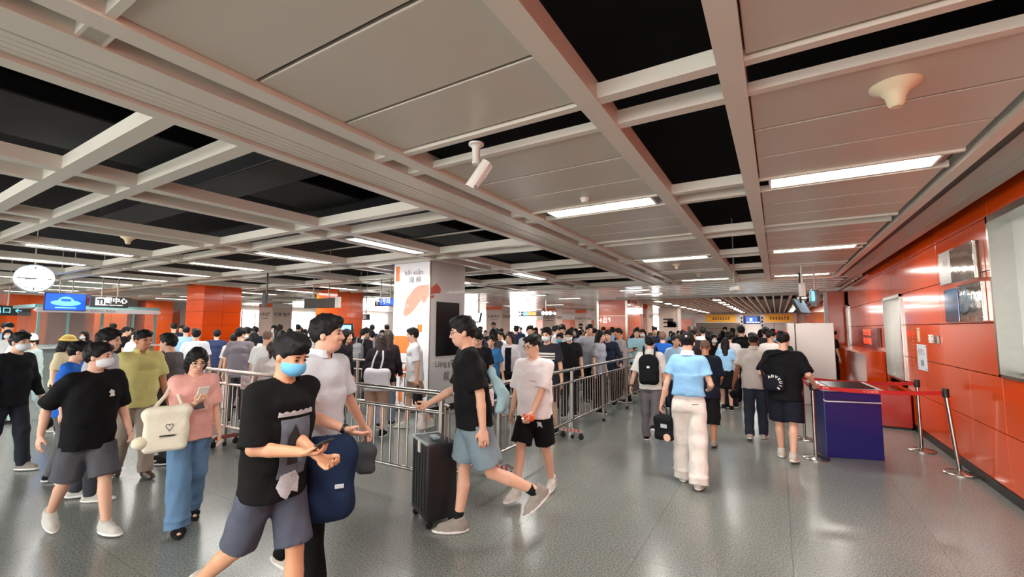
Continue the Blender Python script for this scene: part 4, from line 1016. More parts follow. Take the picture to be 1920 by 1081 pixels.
def torso_prims(f, q, J, top):
    up = J['up']; g = q.get('girth', 1.); fem = q.get('fem', False); hem = top.get('hem', .80); lo = top.get('loose', 1.)
    rx = (.154 if fem else .166)*g*lo; ry = (.112 if fem else .122)*g*lo
    def cc(z): p = up(0, 0, z); return (p[0], p[1])
    zt = up(0, 0, 1.34)[2]; zm = up(0, 0, 1.10)[2]; zh = up(0, 0, hem)[2]
    wa = top.get('waist', .93 if fem else 1.0)
    f.tcyl(zm-.10, zt, (rx*wa*.94, ry*.94), (rx, ry*.98), cc(1.08), cc(1.34), .04, .04)
    f.tcyl(up(0, 0, 1.26)[2], up(0, 0, 1.412)[2], (rx*.96, ry*.98), (rx*.72, ry*.80), cc(1.26), cc(1.412), .05, .05)
    f.tcyl(zh, max(zm+.10, zh+.1), (rx*top.get('flare', 1.10), ry*top.get('flare', 1.10)*1.06), (rx*wa*.98, ry*.98), cc(hem), cc(1.20), .06, .006)
    a, b = J['shoulder', 1], J['shoulder', -1]
    f.cone(a*.86+b*.14+V3(0, 0, -.012), b*.86+a*.14+V3(0, 0, -.012), .067*lo**.5, .067*lo**.5, .04)
    m = J['neck']+V3(0, -.004, -.035)
    for s_ in (a, b): f.cone(s_*.75+m*.25, m, .060, .064, .03)
def top_field(q, J, top):
    f = Field(); g = q.get('girth', 1.); fem = q.get('fem', False); lo = top.get('loose', 1.); up = J['up']
    torso_prims(f, q, J, top)
    sl = top.get('sleeve', .66)
    for sd in (1, -1):
        s, e, w = J['shoulder', sd], J['elbow', sd], J['wrist', sd]; r = (.060 if fem else .066)*g**.5*lo
        if sl <= 1: f.cone(s, s+(e-s)*1.15, r*.97, r*1.12, .03, sl/1.15)
        else:
            f.cone(s, e, r, r*.82, .035); f.cone(e, w, r*.82, r*.66, .03, min(1, sl-1))
    f.noise(top.get('fold', .0052), 24, 23, 17, q.get('seed', 1)*1.37)
    nk = J['neck']; nr = top.get('neck', .062)
    f.sub(Field().cone(nk+V3(0, .014, .020), nk+(J['head']-nk)*2, nr, nr*1.1, .01), .004)
    return f
def bottom_field(q, J, bt):
    f = Field(); g = q.get('girth', 1.); up = J['up']; kind = bt['kind']; hz = J['hz']
    zw = min(hz+bt.get('waist', .12), up(0, 0, q['top'].get('hem', .80))[2]+.035) if q['top'].get('hem', .8) < .9 else hz+bt.get('waist', .12)
    f.tcyl(hz-.10, zw, (.172*g, .122*g), (.15*g, .108*g), (0, -.004), (J['sl']*.1, J['ln']*.1), .04, .03)
    if kind == 'skirt':
        f.tcyl(hz-bt.get('len', .42), hz+.02, (.225*g, .17*g), (.168*g, .12*g), (0, 0), (0, 0), .04, .01)
    else:
        for sd in (1, -1):
            h, k, n = J['hip', sd]+V3(0, 0, -.03), J['knee', sd], J['ankle', sd]
            w = bt.get('w', 1.)
            if kind == 'shorts':
                t = bt.get('len', .85); r = .098*g*w
                if t <= 1.: f.cone(h, h+(k-h)*1.1, r, r*1.05, .03, t/1.1)
                else:
                    f.cone(h, k, r, r*.98, .03); f.cone(k, n, r*.95, r*.85, .03, t-1)
            else:
                r1, r2, r3 = (.098*g*w, .074*g*w, .066*w) if kind == 'trousers' else (.100*g*w, .094*g*w, .100*w)
                f.cone(h, k, r1, r2, .03); f.cone(k, n+(n-k)*.1, r2, r3, .04, .97 if kind == 'trousers' else 1.0)
                f.ell(n+(k-n)*.12, (r3*1.05, r3*1.1, .03), .02)
    f.half((0, 0, zw), (0, 0, 1)); f.noise(bt.get('fold', .0046), 36, 32, 15, q.get('seed', 1)*2.3)
    if kind != 'skirt':
        for sd in (1, -1):
            pass
    return f
def decal(body_me, cx, cz, poly, mat, name, parent, front=1, off=.004, n=34, hz=None):
    """flat print laid on a garment: a polygon (metres about cx,cz) draped on the mesh"""
    from mathutils.bvhtree import BVHTree
    vs = [v.co for v in body_me.vertices]; bvh = BVHTree.FromPolygons(vs, [p.vertices[:] for p in body_me.polygons])
    xs = [p[0] for p in poly]; zs = [p[1] for p in poly]; x0, x1, z0, z1 = min(xs), max(xs), min(zs), max(zs)
    def inside(x, z):
        r = False; j = len(poly)-1
        for i in range(len(poly)):
            if (poly[i][1] > z) != (poly[j][1] > z) and x < (poly[j][0]-poly[i][0])*(z-poly[i][1])/(poly[j][1]-poly[i][1])+poly[i][0]: r = not r
            j = i
        return r
    V, F, idx = [], [], {}
    for i in range(n+1):
        for j in range(n+1):
            x = x0+(x1-x0)*i/n; z = z0+(z1-z0)*j/n
            hit = bvh.ray_cast(Vector((cx+x, 1.2*front, cz+z)), Vector((0, -front, 0)))
            if hit[0] is None: continue
            idx[i, j] = len(V); V.append(hit[0]+Vector((0, front*off, 0)))
    for i in range(n):
        for j in range(n):
            if inside(x0+(x1-x0)*(i+.5)/n, z0+(z1-z0)*(j+.5)/n) and all((a, b) in idx for a in (i, i+1) for b in (j, j+1)):
                F.append((idx[i, j], idx[i+1, j], idx[i+1, j+1], idx[i, j+1]))
    if not F: return
    me = bpy.data.meshes.new(name); me.from_pydata(V, [], F); me.materials.append(mat); me.shade_smooth()
    o = link(name, me, parent); sm = o.modifiers.new('thick', 'SOLIDIFY'); sm.thickness = .002; return o
def make_person(q, label, group=None):
    """q: dict of the pose and the clothes. Returns root object (the skin body) with clothes as children and the skeleton"""
    J = skeleton(q); h = q.get('h', .009); J['q'] = q
    root_me = mesh_field(body_field(q, J), 'person', q.get('skin', SKINS[0]), h)
    root = link('person', root_me); tag(root, label, 'person', group)
    tm = mesh_field(top_field(q, J, q['top']), q['top'].get('name', 't_shirt'), q['top']['mat'], h); top = link(q['top'].get('name', 't_shirt'), tm, root)
    bm_ = mesh_field(bottom_field(q, J, q['bot']), q['bot'].get('name', q['bot']['kind']), q['bot']['mat'], h); bot = link(q['bot'].get('name', {'wide': 'trousers'}.get(q['bot']['kind'], q['bot']['kind'])), bm_, root)
    hk = q.get('hair', 'short')
    if hk: link('hair', mesh_field(hair_field(q, J, hk), 'hair', q.get('hairm', HAIRM), (.006 if h < .009 else .008) if h < .014 else h), root)
    sk = q.get('shoe', ('sneaker', SOLE))
    if sk:
        me = shoe_mesh(*sk)
        for sd in (1, -1):
            an, Fm = J['foot'][sd]; o = link('shoe', me, root); Mx = Matrix([list(Fm[i])+[an[i]] for i in range(3)]+[[0, 0, 0, 1]]); o.matrix_local = Mx
            if sk[0] != 'leather' and sk[0] != 'sandal' and h < .0095:
                lc = B()
                for u in (.035, .06, .085, .11): lc.tube([(-.026, u, -.012-(u-.03)*.28), (0, u+.004, .004-(u-.03)*.30), (.026, u, -.012-(u-.03)*.28)], .0035, 6)
                lc.build('laces', WHITEP, o, smooth=True)
            if q.get('sock'):
                s = Field().cone(an+V3(0, 0, -.02), an+(J['knee', sd]-an)*q['sock'][1], .038, .043, .01, .98); link('sock', mesh_field(s, 'sock', q['sock'][0], .008), root)
    c, Mh = J['head'], J['HM']
    def hp(x, y, z): return c+Mh@V3(x, y, z)
    def hobj(name, me, x, y, z):
        o = link(name, me, root); p = hp(x, y, z); o.matrix_local = Matrix([list(Mh[i])+[p[i]] for i in range(3)]+[[0, 0, 0, 1]]); return o
    J['hobj'] = hobj; J['hp'] = hp; J['topme'] = tm; J['topo'] = top; J['botme'] = bm_; J['boto'] = bot
    if not q.get('lo') and not q.get('noface'):
        for sd in (1, -1):
            hobj('eye', sphere_mesh('eye', (.013, .006, .0065), EYEM), sd*.030, .0795, .004)
            o = hobj('eyebrow', sphere_mesh('eyebrow', (.018, .006, .0042), HAIRM), sd*.031, .083, .026)
        hobj('lips', sphere_mesh('lips', (.019, .005, .0055), LIPM), 0, .0905, -.060)
    if q.get('facemask'):
        f = Field().ell(hp(0, .040, -.046), (.068, .080, .062), .01, Mh.T).half(hp(0, .012, 0), -(Mh@V3(0, 1, 0))); f.half(hp(0, 0, -.030), Mh@V3(0, -.22, 1)); f.noise(.0012, 10, 10, 240, 1)
        mo = link('face_mask', mesh_field(f, 'face_mask', q['facemask'], .006 if h < .012 else .01), root)
        for sd in (1, -1): B().tube([tuple(hp(sd*.06, .03, -.03)), tuple(hp(sd*.074, .0, -.01)), tuple(hp(sd*.075, -.018, .008))], .002, 6).build('ear_loop', WHITEP, mo)
    if q.get('glasses'):
        g_ = B()
        for sd in (1, -1):
            g_.tube([tuple(hp(sd*.033+.024*math.cos(t), .098-.004*abs(math.cos(t)), .002+.019*math.sin(t))) for t in [i*PI/7 for i in range(14)]], .0018, 6, close=True)
            g_.tube([tuple(hp(sd*.057, .094, .006)), tuple(hp(sd*.076, .06, .008)), tuple(hp(sd*.078, -.01, .006))], .0018, 6)
        g_.tube([tuple(hp(.009, .1, .004)), tuple(hp(-.009, .1, .004))], .0018, 6); g_.build('glasses', q['glasses'], root)
    if q.get('collar'):
        up = J['up']; nk = up(0, .0, 1.455); cf = Field().cone(up(0, -.008, 1.44), nk+V3(0, -.004, .045), .082, .068, .01, 1.0, 0.0)
        cf.sub(Field().cone(up(0, -.0, 1.40), nk+V3(0, 0, .1), .068, .058, .01), .004); cf.sub(Field().box(up(0, .085, 1.47), (.016, .05, .08), .01, .01), .01)
        link('collar', mesh_field(cf, 'collar', q['collar'], .006), root)
    return root, J
def heading(x, y, phi):
    """phi 0 faces the camera, 90 the viewer's right, -90 the viewer's left, 180 away"""
    a, b_ = -x, -y; L = math.hypot(a, b_); a /= L; b_ /= L; r = (-b_, a); c, s = math.cos(R(phi)), math.sin(R(phi))
    dx, dy = c*a+s*r[0], c*b_+s*r[1]; return math.atan2(-dx, dy)
def put(root, J, x, y, H, phi, z=0.):
    root.location = (x, y, z); rz = heading(x, y, phi); root.rotation_euler = (0, 0, rz); s = H/1.735; root.scale = (s, s, s)
    root.rotation_mode = 'XYZ'; J['W'] = Matrix.Translation((x, y, z)) @ Matrix.Rotation(rz, 4, 'Z') @ Matrix.Scale(s, 4); return root
def wp_(J, p): return J['W'] @ Vector(p)
# ================================================================== the people
C_ = {}
def K(col, rough=.85):
    k = tuple(col)
    if k not in C_: C_[k] = M('cloth_%02x%02x%02x' % k, col, rough, 0, .10, 13, bump=.45, spec=.2)
    return C_[k]
BLK, WHT, GRY = (10, 10, 12), (222, 220, 222), (96, 94, 98)
W_SH = cloth('white_shoe', (196, 192, 184)); B_SH = cloth('black_shoe', (22, 22, 24)); G_SH = cloth('grey_shoe', (150, 142, 134)); BR_SH = M('brown_leather', (70, 42, 30), .4)
MASKW = M('mask_white', (222, 226, 230), .8); MASKB = M('mask_blue', (110, 186, 232), .8, bump=.1)
PEOPLE = []
def ground(px, py=None, D=None):
    if D is None: p = gz(px, py); return p.x, p.y
    p = dp(px, 612, D); return p.x, p.y
def h_at(x, y, px, py):
    d = ray(px, py); t = math.hypot(x, y)/math.hypot(d.x, d.y); return CAM_H+t*d.z
def add(label, q, at, head, phi, group=None):
    x, y = at; H = h_at(x, y, *head) if isinstance(head, tuple) else head
    root, J = make_person(q, label, group); put(root, J, x, y, H, phi); PEOPLE.append((root, J)); return root, J
def T(col, **k): return dict(mat=K(col), **k)
def rect(w_, h_): return [(-w_, -h_), (w_, -h_), (w_, h_), (-w_, h_)]
# ---- bags
def world_box(name, label, cat, loc, rz, fields, parts=()):
    """fields: list of (part name, Field, material, voxel)"""
    t = thing(name, label, cat, loc, rz)
    for n_, f, m, h in fields: link(n_, mesh_field(f, n_, m, h), t)
    return t
def heading_of(J): return J['W'].to_euler().z
FG = .0075
# 1 black tee, white mask
r1, J1 = add('young man in oversized black tee, grey cargo shorts and white mask at left', dict(h=FG, seed=3, legs=(-14, 22, 18, 5), handR=(.29, -.10, .92), handL=(-.26, .10, .90), yaw=42, nod=4, lean=3, hair='quiff', facemask=MASKW,
    top=T(BLK, loose=1.06, hem=.76, sleeve=.98), bot=dict(kind='shorts', mat=K((82, 82, 88)), len=.98, w=1.12), shoe=('sneaker', W_SH)), ground(150, 999), (192, 638), 22)
decal(J1['topme'], -.09, J1['up'](0, 0, 1.25)[2], [(-.02, -.03), (.025, -.03), (.012, -.005), (.03, .01), (.015, .035), (-.015, .02)], WHITEP, 'chest_print', J1['topo'], n=44)
# 2 yellow shirt
r2, J2 = add('man in yellow collared shirt and khaki trousers between two youngsters', dict(h=FG, seed=5, girth=1.08, legs=(-10, 14, 14, 5), handR=(.29, .02, .82), handL=(-.30, .05, .82), yaw=22, hair='fade', skin=SKINS[1],
    top=T((204, 196, 128), hem=.80, sleeve=.80), bot=dict(kind='trousers', mat=K((150, 134, 122)), w=1.1), shoe=('leather', BR_SH), collar=K((204, 196, 128))), ground(245, 893), (270, 618), 15)
# 3 pink girl
r3, J3 = add('girl in pink tee and wide blue jeans looking at her phone', dict(h=FG, seed=8, fem=1, legs=(12, 4, -10, 10), handR=(.04, .30, 1.22), curlR=70, handL=(-.22, .10, .86), nod=20, hair='bob', glasses=STEEL,
    top=T((230, 170, 160), loose=1.14, hem=.82, sleeve=.85), bot=dict(kind='wide', mat=K((96, 128, 160)), w=1.02), shoe=('sandal', B_SH)), ground(345, 985), (352, 652), 14)
decal(J3['topme'], -.0, J3['up'](0, 0, 1.16)[2], [(-.10, -.05), (.11, -.05), (.11, .0), (-.10, .0)], M('print_pale', (240, 196, 188), .8), 'chest_print', J3['topo'])
decal(J3['topme'], -.02, J3['up'](0, 0, 1.18)[2], [(-.05, -.05), (.035, -.06), (.05, -.03), (.03, -.01), (.06, .03), (.0, .05), (-.05, .035), (-.03, 0)], M('print_grey', (96, 92, 100), .8), 'chest_print', J3['topo'], off=.006, n=44)
p = wp_(J3, J3['palm', 1]); ph = thing('phone', 'pale phone held up by the girl in pink', 'phone', p, heading_of(J3)); B().box(-.037, .037, -.004, .006, -.03, .115, bev=.003).build('case', WHITEP, ph).rotation_euler = (R(-35), 0, 0)
# tote on her right side
c = dp(312, 800, 3.50); FR = heading(c.x, c.y, 180); f = Field().box((0, 0, -.02), (.145, .05, .165), .04, .02).cone((-.11, 0, .11), (.11, 0, .12), .05, .05, .04); f.noise(.004, 22, 20, 18, 2); f2 = Field().ell((-.155, -.02, -.10), (.055, .05, .05), .02)
t = world_box('tote_bag', 'cream canvas tote bag hanging from the pink girl\'s arm', 'bag', c, FR, [('body', f, K((228, 220, 200)), .008), ('plush_charm', f2, K((226, 214, 190)), .009)])
for a in ((-.10, .0), (.10, .0)): pass
sh_ = c.copy(); top_ = J3['W'] @ Vector((.155, 0, 1.44)); rel = Matrix.Rotation(-FR, 4, 'Z') @ (top_-c)
for s_ in (-.1, .1): B().tube([(s_, -.03, .13), (s_*.4+rel.x*.6, rel.y*.6, rel.z*.65), (rel.x, rel.y, rel.z+.02), (s_*.4+rel.x*.6, rel.y*.6+.05, rel.z*.65), (s_, .04, .13)], .012, 8).build('strap', K((228, 220, 200)), t, smooth=True)
text('lettering', '♡', .08, (.02, -.062, .0), FACE_S, DARKI, t)
B().box(-.04, .06, -.066, -.058, -.062, -.052).build('small_print', DARKI, t)
# 4 white shirt man
rE, JE = add('tall man in white collared shirt and black trousers carrying bags', dict(h=.008, seed=11, legs=(10, 4, -14, 14), handR=(.10, .30, 1.02), curlR=25, handL=(-.42, .06, .90), curlL=75, yaw=24, nod=2, hair='quiff', pole=(.5, -1, -.3),
    top=T((206, 214, 222), hem=.80, sleeve=.78), bot=dict(kind='trousers', mat=K(BLK), w=1.0), shoe=('sneaker', cloth('cream_shoe', (206, 196, 182))), collar=K((212, 218, 226))), ground(600, D=3.0), (600, 589), 48)
w_ = wp_(JE, JE['wrist', 1]); wt = thing('wristwatch', 'dark wristband on the white shirted man\'s forward wrist', 'watch', w_, 0)
d_ = (JE['W'].to_3x3() @ Vector(JE['hdir', 1])).normalized(); qv = Vector((0, 0, 1)).rotation_difference(d_)
o = B().lathe([(.027, -.012), (.032, -.012), (.032, .012), (.027, .012)], 20).build('band', BLACKP, wt, smooth=True); o.rotation_mode = 'QUATERNION'; o.rotation_quaternion = qv
# 5 masked guy with phone
r5, J5 = add('masked youngster in black printed tee looking down at his phone', dict(h=.008, seed=14, legs=(-22, 30, 12, 6), handR=(.06, .27, 1.08), curlR=65, handL=(-.04, .30, 1.03), curlL=75, nod=24, yaw=6, hair='quiff', lean=5, facemask=MASKB, pole=(.6, -.8, -.6),
    skin=M('skin_warm', (216, 158, 122), .5, 0, .05, 20), top=T((13, 13, 14), loose=1.05, hem=.80, sleeve=.95), bot=dict(kind='shorts', mat=K((80, 84, 98)), len=.92, w=.98), shoe=('sneaker', W_SH)), ground(528, D=2.5), (545, 622), 38)
zc = J5['up'](0, 0, 1.0)[2]
PG = M('print_blue_grey', (92, 100, 112), .8, 0, .5, 14); PL = M('print_light', (190, 192, 198), .8, 0, .4, 30)
decal(J5['topme'], .0, zc+.08, [(-.09, -.16), (.09, -.16), (.09, .16), (-.09, .16)], PG, 'chest_print', J5['topo'], n=44)
decal(J5['topme'], .0, zc+.27, [(-.11, -.012)] + [(-.11+.22*i/11, .012+(.006 if i % 2 else -.004)) for i in range(12)] + [(.11, -.012)], PL, 'chest_print', J5['topo'], off=.006, n=44)
decal(J5['topme'], .02, zc-.12, [(-.06, -.06), (-.02, -.04), (.01, -.08), (.05, -.05), (.07, .0), (.05, .06), (-.03, .07), (-.07, .02)], PL, 'chest_print', J5['topo'], off=.007, n=44)
decal(J5['topme'], .015, zc+.09, [(-.03, -.10), (.03, -.10), (.04, .05), (.0, .12), (-.04, .04)], M('print_dark', (36, 36, 42), .8), 'chest_print', J5['topo'], off=.007, n=44)
p = wp_(J5, J5['palm', 1]); ph = thing('phone', 'dark phone held low by the blue-masked youngster', 'phone', p, heading_of(J5)); B().box(-.037, .037, -.03, .115, -.002, .008, bev=.003).build('case', BLACKP, ph).rotation_euler = (R(28), 0, 0)
# bags of the white shirted man
def dome_bag(name, label, loc, rz, w0, hgt, dpt, mat, logo=True):
    f = Field().box((0, 0, -hgt*.5), (w0/2, dpt/2, hgt*.42), .04, .02).ell((0, 0, -hgt*.28), (w0*.46, dpt*.5, hgt*.28), .05); f.half((0, 0, -hgt), (0, 0, -1)); f.noise(.004, 18, 20, 22, 4)
    t = world_box(name, label, 'bag', loc, rz, [('body', f, mat, .007)])
    B().tube([(-w0*.22, 0, -.07), (-w0*.2, 0, .0), (-w0*.08, 0, .045), (w0*.08, 0, .045), (w0*.2, 0, .0), (w0*.22, 0, -.07)], .008, 8).build('handle', mat, t, smooth=True)
    return t
p = wp_(JE, JE['palm', -1]); t = dome_bag('lunch_bag', 'small grey domed lunch bag dangling from the white shirted man\'s hand', p-Vector((0, 0, .06)), R(-32), .205, .235, .14, K((74, 80, 86)))
B().lathe([(.0, 0), (.026, 0), (.026, .004), (0, .004)], 20, (-.02, -.073, -.19), axis='y').build('round_badge', PL, t); B().lathe([(.0, 0), (.019, 0), (.019, .003), (0, .003)], 20, (-.02, -.077, -.19), axis='y').build('badge_centre', K((74, 80, 86)), t)
p = dp(618, 896, 2.64); FR = heading(p.x, p.y, 180); f = Field().box((0, 0, 0), (.145, .07, .25), .07, .02).cone((-.10, 0, .14), (.10, 0, .15), .05, .05, .05); f.noise(.006, 16, 18, 15, 3)
t = world_box('shoulder_bag', 'large navy blue bag hanging in front of the black trousers', 'bag', p, FR, [('body', f, K((22, 38, 66)), .008)])
B().box(.03, .08, -.079, -.070, -.04, -.018).build('label_patch', PL, t)
rel = Matrix.Rotation(-FR, 4, 'Z') @ (wp_(JE, V3(-.20, .05, 1.02))-p)
for s_ in (-.12, .12): B().tube([(s_, 0, .15), (s_+(rel.x-s_)*.45, rel.y*.45, .15+(rel.z-.15)*.45), (rel.x, rel.y, rel.z)], .011, 8).build('strap', K((22, 38, 66)), t, smooth=True)
# 6 glasses guy with suitcase
rF, JF = add('man in glasses, black tee and pale shorts striding left', dict(h=.008, seed=17, legs=(9, 3, -18, 48), handR=(.16, .34, 1.0), curlR=80, handL=(-.24, -.04, .86), nod=10, hair='quiff', lean=6, glasses=STEEL, sock=(K((24, 26, 28)), .2),
    top=T((15, 15, 17), loose=1.08, hem=.84, sleeve=.86), bot=dict(kind='shorts', mat=K((128, 146, 156)), len=.82, w=1.2), shoe=('trainer', G_SH)), ground(886, 1004), (872, 592), -84)
decal(JF['topme'], 0, JF['up'](0, 0, 1.1)[2], rect(.05, .01), PL, 'chest_print', JF['topo'])
SC = M('suitcase_shell', (20, 20, 23), .42, 0, .2, 40, bump=.05)
p = gz(812, 972); t = thing('suitcase', 'tall black suitcase with pale top rim pushed by glasses man', 'suitcase', (p.x, p.y, 0), R(-28))
B().box(-.21, .21, -.14, .14, .06, .70, bev=.03).build('shell', SC, t, smooth=True)
for x in (-.14, -.07, 0, .07, .14): B().box(x-.012, x+.012, -.146, -.138, .12, .64, bev=.003).build('shell_rib', SC, t)
f = B(); f.box(-.2, .2, -.148, -.128, .688, .706, bev=.004); f.box(-.218, -.19, -.148, .12, .688, .706, bev=.004); f.box(-.06, .06, -.03, .03, .698, .722, bev=.006); f.build('top_rim', M('pale_rim', (150, 166, 172), .4), t)
B().box(-.02, .03, -.15, -.138, .60, .70).build('luggage_tag', WHITEP, t)
h_ = B(); h_.tube([(.10, .06, .70), (.10, .06, 1.0)], .009, 8); h_.tube([(.19, .06, .70), (.19, .06, 1.0)], .009, 8); h_.tube([(.09, .06, 1.0), (.2, .06, 1.0)], .014, 10); h_.build('pull_handle', STEELD, t, smooth=True)
for x in (-.17, .17):
    for y in (-.1, .1): B().lathe([(.012, -.012), (.03, -.01), (.03, .01), (.012, .012)], 14, (x, y, .03), axis='x').build('wheel', RUBBER, t, smooth=True); B().box(x-.02, x+.02, y-.018, y+.018, .035, .07).build('wheel_fork', BLACKP, t)
p = wp_(JF, JF['palm', 1]); f = Field().box((0, 0, -.13), (.035, .03, .07), .02, .02); f.noise(.005, 40, 40, 30, 1)
t = world_box('pouch', 'small white and grey pouch hanging from glasses man\'s hand', 'bag', p-Vector((0, 0, .01)), 0, [('body', f, M('pouch_print', (190, 184, 180), .8, 0, .5, 18), .006)]); B().tube([(0, 0, -.07), (0, 0, .02)], .004, 6).build('cord', WHITEP, t)
p = wp_(JF, V3(-.10, -.19, 1.13)); f = Field().cone((.0, .07, .16), (-.02, -.02, .0), .035, .05, .03).cone((-.02, -.02, .0), (.03, -.05, -.15), .05, .045, .03).cone((-.04, .0, .02), (-.06, .0, -.13), .035, .035, .03); f.noise(.009, 44, 36, 20, 5)
t = world_box('draped_jacket', 'pale blue garment hanging behind glasses man\'s back', 'garment', p, heading_of(JF), [('cloth', f, K((150, 182, 190)), .007)])
# 7 white tee guy
rG, JG = add('man in plain white tee and black shorts by the barrier', dict(h=.0085, seed=21, legs=(24, 10, -12, 10), handR=(.28, .02, .83), handL=(-.10, .28, .90), curlL=60, nod=12, yaw=-26, hair='fade', glasses=BLACKP, lean=3,
    top=T((226, 216, 216), loose=1.10, hem=.82, sleeve=.92), bot=dict(kind='shorts', mat=K(BLK), len=.86, w=1.14), shoe=('sneaker', W_SH)), ground(1003, 928), (990, 626), -26)
decal(JG['topme'], -.06, JG['up'](0, 0, 1.22)[2], [(-.05, -.008), (.05, .0), (.05, .012), (-.02, .008)], M('print_pink', (206, 150, 156), .8), 'chest_print', JG['topo'])
decal(JG['botme'], -.10, JG['hz']-.14, [(-.03, -.03), (.0, -.01), (.03, -.03), (.02, .0), (.03, .03), (-.02, .03)], PL, 'leg_print', JG['boto'], n=44)
p = wp_(JG, JG['palm', -1]); t = thing('orange_gadget', 'small orange gadget with a light in white tee man\'s hand', 'gadget', p+Vector((0, 0, -.0)), 0)
link('body', mesh_field(Field().box((0, 0, 0), (.06, .028, .032), .02, .01), 'body', M('gadget_orange', (250, 92, 40), .4), .006), t); B().lathe([(0, 0), (.008, 0), (.008, .004), (0, .004)], 10, (-.05, -.03, -.01), axis='y').build('light', M('tiny_light', (255, 250, 240), .4, emit=6), t)
# 8 woman light blue
rI, JI = add('woman in cropped light blue polo and long white trousers walking away', dict(h=.0085, seed=24, fem=1, girth=1.02, legs=(-8, 6, 8, 4), handR=(.22, .22, 1.04), handL=(-.31, .0, .84), curlL=80, nod=8, hair='bun',
    top=T((136, 184, 224), hem=.99, sleeve=.62, waist=.88, loose=1.04), bot=dict(kind='wide', mat=K((226, 216, 208)), waist=.13, w=1.02), shoe=('sneaker', W_SH), collar=K((230, 230, 236))), ground(1296, 907), (1293, 622), 176)
decal(JI['botme'], .075, JI['hz']-.0, rect(.035, .003), DARKI, 'back_pocket', JI['boto'], front=-1)
JI['hobj']('hair_clip', sphere_mesh('hair_clip', (.012, .008, .012), WHITEP), .0, -.155, .055)
p = wp_(JI, JI['palm', -1]); f = Field().box((0, 0, -.24), (.10, .055, .13), .03, .02).cone((-.06, 0, -.12), (.06, 0, -.12), .03, .03, .03); f.noise(.006, 26, 24, 20, 6)
t = world_box('hand_bag', 'small black handled bag with white print in white trousered woman\'s hand', 'bag', p+Vector((.01, 0, .02)), R(-12), [('body', f, K((20, 22, 26)), .007)])
B().tube([(-.05, 0, -.13), (-.03, 0, -.02), (.0, 0, .0), (.03, 0, -.02), (.05, 0, -.13)], .008, 8).build('handle', K((40, 42, 46)), t, smooth=True)
B().box(-.01, .06, -.062, -.054, -.23, -.19).build('white_print', PL, t); B().lathe([(0, 0), (.04, 0), (.04, .005), (0, .005)], 16, (.06, -.062, -.33), axis='y').build('pale_patch', M('peach_patch', (232, 190, 160), .7), t)
# 9 backpack man
rH, JH = add('man in white shirt with black backpack walking away beside barrier', dict(h=.008, seed=27, legs=(-14, 50, 6, 4), handR=(.26, .05, .84), handL=(-.33, .04, .84), nod=6, hair='fade',
    top=T((226, 222, 218), hem=.84, sleeve=.98, loose=1.04), bot=dict(kind='trousers', mat=K((104, 98, 102)), w=1.05), shoe=('sneaker', B_SH), collar=K((226, 222, 218))), ground(1222, 826), (1218, 630), 174)
def backpack(J, label, col=(18, 18, 22), wz=1.0, badge=True):
    c = J['W'] @ Vector(J['up'](0, -.20, 1.17)); s = wz
    f = Field().box((0, 0, -.02), (.145*s, .075*s, .20*s), .06, .03).ell((0, 0, .14*s), (.12*s, .07*s, .09*s), .05); f.noise(.003, 30, 30, 30, 2)
    t = world_box('backpack', label, 'bag', c, heading_of(J), [('body', f, K(col), .009)])
    link('front_pocket', mesh_field(Field().box((0, -.07, -.08), (.11*s, .03, .10*s), .025, .01), 'front_pocket', K(col), .009), t)
    sc = J['W'].to_scale().x
    for sd in (1, -1): B().tube([(sd*.07, .06, .15), (sd*.085, .10, .30), (sd*.09, .19, .335), (sd*.10, .30, .26), (sd*.12, .34, .08), (sd*.15, .22, -.10), (sd*.12, .06, -.14)], .014, 8).build('strap', K(col), t, smooth=True)
    if badge: B().box(-.02, .02, -.105, -.098, .03, .06).build('badge', WHITEP, t)
    return t
backpack(JH, 'black backpack with tiny white badge on white shirted man\'s back')
p = wp_(JH, JH['wrist', -1]); wt = thing('wristwatch', 'dark watch on the backpack man\'s hanging wrist', 'watch', p, 0); B().lathe([(.027, -.012), (.033, -.012), (.033, .012), (.027, .012)], 18).build('band', BLACKP, wt, smooth=True)
# 10 bald man navy, 11 beige shirt, 12 black tee, 13 long haired woman
rJ, JJ = add('stout bald man in loose navy polo and black three-quarter trousers', dict(h=.009, seed=30, girth=1.16, legs=(-8, 6, 8, 4), handR=(.20, .22, .98), handL=(-.3, .1, .85), hair='stubble', hairm=HAIRG, skin=SKINS[1],
    top=T((24, 30, 46), hem=.76, sleeve=.95, loose=1.06), bot=dict(kind='shorts', mat=K((20, 20, 24)), len=1.35, w=1.05), shoe=('leather', G_SH)), ground(1328, 833), (1325, 637), 178)
rK, JK = add('man in pale beige shirt and dark jeans walking away, dark short hair', dict(h=.009, seed=33, girth=1.04, legs=(8, 5, -10, 12), handL=(-.33, .0, .82), curlL=70, hair='fade', skin=SKINS[2],
    top=T((196, 186, 180), hem=.80, sleeve=.80, loose=1.06), bot=dict(kind='trousers', mat=K((48, 52, 66)), w=1.02), shoe=('sneaker', cloth('beige_shoe', (190, 176, 164))), collar=K((196, 186, 180))), ground(1420, 822), (1413, 624), 176)
p = wp_(JK, JK['palm', -1]); dome_bag('hand_bag', 'tiny black pouch in beige shirted man\'s left hand', p-Vector((0, 0, .07)), 0, .13, .14, .06, K((18, 18, 20)))
rL, JL = add('man in loose black tee and black shorts walking away by the desk', dict(h=.0085, seed=36, girth=1.06, legs=(-9, 10, 7, 4), handL=(-.29, .14, 1.0), handR=(.33, .12, 1.0), hair='fade', yaw=-6,
    top=T((14, 14, 17), hem=.78, sleeve=.95, loose=1.12), bot=dict(kind='shorts', mat=K((24, 24, 38)), len=.95, w=1.2), shoe=('sneaker', cloth('cream_shoe2', (200, 190, 176)))), ground(1478, 860), (1472, 621), 172)
